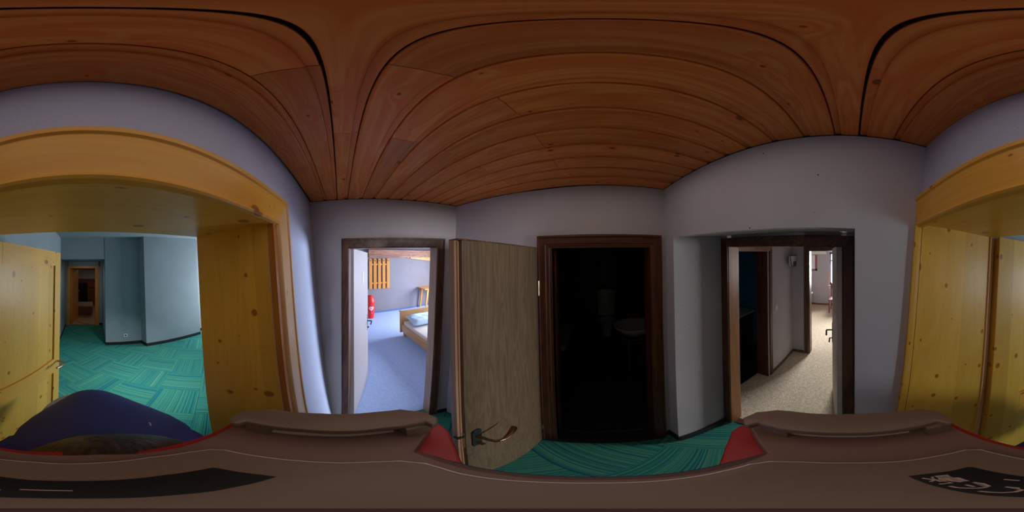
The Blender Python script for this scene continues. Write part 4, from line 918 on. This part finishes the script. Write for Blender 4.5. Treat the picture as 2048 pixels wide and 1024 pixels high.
P_ = {'pel': ((-0.045, -0.53, 0.90), 0.12), 'wa': ((-0.04, -0.49, 1.05), 0.11), 'ch': ((-0.020, -0.38, 1.22), 0.10), 'nb': ((-0.020, -0.25, 1.34), 0.05), 'nk': ((-0.02, -0.165, 1.43), 0.05), 'hd0': ((-0.012, -0.115, 1.48), 0.055), 'hd1': ((-0.005, -0.085, 1.53), 0.065),
      }
ed = [('pel', 'wa'), ('wa', 'ch'), ('ch', 'nb'), ('nb', 'nk'), ('nk', 'hd0'), ('hd0', 'hd1')]
for s_, nme in ((1, 'r'), (-1, 'l')):
    P_.update({'hip'+nme: ((-0.04+0.10*s_, -0.53, 0.86), 0.085), 'kn'+nme: ((-0.04+0.12*s_, -0.42, 0.47), 0.055), 'an'+nme: ((-0.04+0.12*s_, -0.50, 0.05), 0.04), 'to'+nme: ((-0.04+0.14*s_, -0.36, 0.0), 0.03),
               'sh'+nme: ((-0.015+0.125*s_, -0.26, 1.31), 0.042), 'el'+nme: ((-0.01+0.185*s_, -0.10, 1.08), 0.038), 'wr'+nme: ((-0.01+0.095*s_, 0.020, 1.24), 0.026), 'pa'+nme: ((-0.01+0.055*s_, 0.040, 1.375), 0.025)})
    ed += [('pel', 'hip'+nme), ('hip'+nme, 'kn'+nme), ('kn'+nme, 'an'+nme), ('an'+nme, 'to'+nme), ('nb', 'sh'+nme), ('sh'+nme, 'el'+nme), ('el'+nme, 'wr'+nme), ('wr'+nme, 'pa'+nme)]
skin('body', 'skin', (P_, ed, 'pel'), per)
# hands: five fingers curled round the mast
for s_ in (1, -1):
    F_ = {'p': ((-0.01+0.055*s_, 0.040, 1.40), 0.022)}; E_ = []
    for k in range(4):
        z = 1.375+0.018*k; L = (0.8, 0.95, 1.0, 0.9)[k]
        pts = [(-0.01+0.045*s_, 0.045, z), (-0.005+0.032*s_, 0.025+0.034*L, z), (-0.003+0.008*s_, 0.025+0.036*L, z), (-0.002-0.012*s_, 0.025+0.024*L-0.002, z)]
        last = 'p'
        for q, p in enumerate(pts): F_['f%d%d' % (k, q)] = (p, 0.0085-0.0008*q); E_.append((last, 'f%d%d' % (k, q))); last = 'f%d%d' % (k, q)
    last = 'p'
    for q, p in enumerate([(-0.01+0.045*s_, 0.020, 1.40), (-0.005+0.032*s_, -0.003, 1.415), (-0.003+0.012*s_, -0.009, 1.425)]): F_['t%d' % q] = (p, 0.0095-0.001*q); E_.append((last, 't%d' % q)); last = 't%d' % q
    skin('hand', 'skin', (F_, E_, 'p'), per, levels=2)
# head, face and hair
Hm = T(-0.0, -0.082, 1.535) @ Rx(6)
def hl(name, mb, mat, **k):
    mb.v = [tuple(Hm @ Vector(p)) for p in mb.v]; return mb.build(name, mat, per, smooth=True, **k)
def ellip(c, r, seg=20, rings=12, cut=None):
    m = MB(); secs = []
    for i in range(rings+1):
        a = -math.pi/2+math.pi*i/rings; rr = max(0.02, math.cos(a)); secs.append(((c[0], c[1], c[2]+r[2]*math.sin(a)), (r[0]*rr, 0, 0), (0, r[1]*rr, 0)))
    return m.sections(secs, seg)
hl('head', ellip((0, 0, 0), (0.074, 0.092, 0.112)), 'skin')
m = ellip((0, 0.092, -0.015), (0.012, 0.018, 0.022)); hl('nose', m, 'skin')
for s_ in (1, -1):
    hl('ear', ellip((0.076*s_, 0.0, -0.01), (0.010, 0.018, 0.030)), 'skin'); hl('eye', ellip((0.03*s_, 0.080, 0.012), (0.013, 0.010, 0.008)), 'logo_white'); hl('pupil', ellip((0.03*s_, 0.089, 0.012), (0.005, 0.003, 0.005)), 'matt_black')
hl('mouth', ellip((0, 0.083, -0.055), (0.024, 0.008, 0.006)), 'plastic_red')
m = MB(); secs = []
for i in range(13):
    a = -0.55+2.05*i/12; rr = max(0.03, math.cos(a)); secs.append(((0, -0.022+0.010*math.sin(a), 0.006+0.120*math.sin(a)), (0.086*rr, 0, 0), (0, 0.094*rr, 0)))
m.sections(secs, 28); m.shear(lambda x, y, z: (x*(1+0.012*math.sin(40*y+23*x)), y*(1+0.012*math.sin(57*x)), z+0.003*math.sin(61*x+17*y))); hl('hair', m, 'hair')
# jacket: lofted over the bent back, with sleeves
J = [((-0.012, -0.135, 1.455), 0.058, 0.050, 60), ((-0.014, -0.175, 1.435), 0.088, 0.068, 50), ((-0.020, -0.235, 1.38), 0.158, 0.092, 42), ((-0.018, -0.330, 1.312), 0.188, 0.125, 40), ((-0.015, -0.425, 1.225), 0.178, 0.165, 42), ((-0.010, -0.505, 1.13), 0.148, 0.215, 50), ((-0.010, -0.55, 1.02), 0.148, 0.235, 62), ((-0.015, -0.555, 0.90), 0.160, 0.215, 78), ((-0.02, -0.55, 0.80), 0.170, 0.185, 90)]
secs = []
for c, hw, ht, el in J:
    a = R(el); secs.append((c, (hw, 0, 0), (0, -ht*math.sin(a), ht*math.cos(a)*0.9)))
m = MB().sections(secs, 40)
m.shear(lambda x, y, z: (x*(1+0.010*math.sin(35*y+9*z)), y+0.004*math.sin(30*x+26*z), z+0.005*math.sin(28*x+19*y)))
jk = m.build('jacket', 'jacket', per, smooth=True)
sbm = jk.modifiers.new('sub', 'SUBSURF'); sbm.levels = 1; sbm.render_levels = 1
for s_ in (1, -1):
    m = MB(); m.tube([(-0.02+0.06*s_, -0.27, 1.32), (-0.015+0.125*s_, -0.255, 1.30), (-0.012+0.160*s_, -0.18, 1.20), (-0.01+0.187*s_, -0.10, 1.08), (-0.01+0.150*s_, -0.05, 1.15), (-0.01+0.10*s_, 0.008, 1.23)], [0.075, 0.062, 0.052, 0.048, 0.043, 0.036], 16); m.build('sleeve', 'jacket', jk, smooth=True)
m = MB(); m.tube([(-0.012+0.064*math.cos(a), -0.152+0.045*math.sin(a), 1.452-0.030*math.sin(a)) for a in [2*math.pi*k/24 for k in range(24)]], 0.011, 8, True); m.build('collar', 'jacket', jk, smooth=True)
secs = []
for c, hw, ht in (((0.040, -0.625, 1.02), 0.150, 0.200), ((0.0, -0.575, 0.84), 0.170, 0.205), ((-0.0, -0.56, 0.76), 0.172, 0.190)): secs.append((c, (hw, 0, 0), (0, -ht, 0)))
m = MB().sections(secs, 32); m.build('shirt', 'shirt_grey', per, smooth=True, label='light grey shirt hem')
MB().sections([((-0.095, -0.275, 1.445), (0.0022, 0, 0), (0, 0.0018, 0)), ((-0.093, -0.277, 1.462), (0.0018, 0, 0), (0, 0.001, 0))], 6).build('lint', 'lint', per, label='pale lint on the jacket')
for s_ in (1, -1):
    m = MB(); m.tube([(-0.042+0.075*s_, -0.53, 0.90), (-0.04+0.10*s_, -0.53, 0.82), (-0.04+0.115*s_, -0.43, 0.47), (-0.04+0.12*s_, -0.50, 0.10), (-0.04+0.12*s_, -0.505, 0.05)], [0.115, 0.11, 0.080, 0.068, 0.070], 18); m.build('trouser_leg', 'trousers', per, smooth=True)
    m = MB(); m.sections([((-0.04+0.12*s_, -0.55, 0.01+zf+0.025), (0.036, 0, 0), (0, 0, 0.034)), ((-0.04+0.12*s_, -0.50, 0.05+zf), (0.046, 0, 0), (0, 0, 0.048)), ((-0.04+0.13*s_, -0.40, 0.035+zf), (0.050, 0, 0), (0, 0, 0.034)), ((-0.04+0.14*s_, -0.31, 0.025+zf), (0.036, 0, 0), (0, 0, 0.022))], 16); m.build('shoe', 'shoe', per, smooth=True)
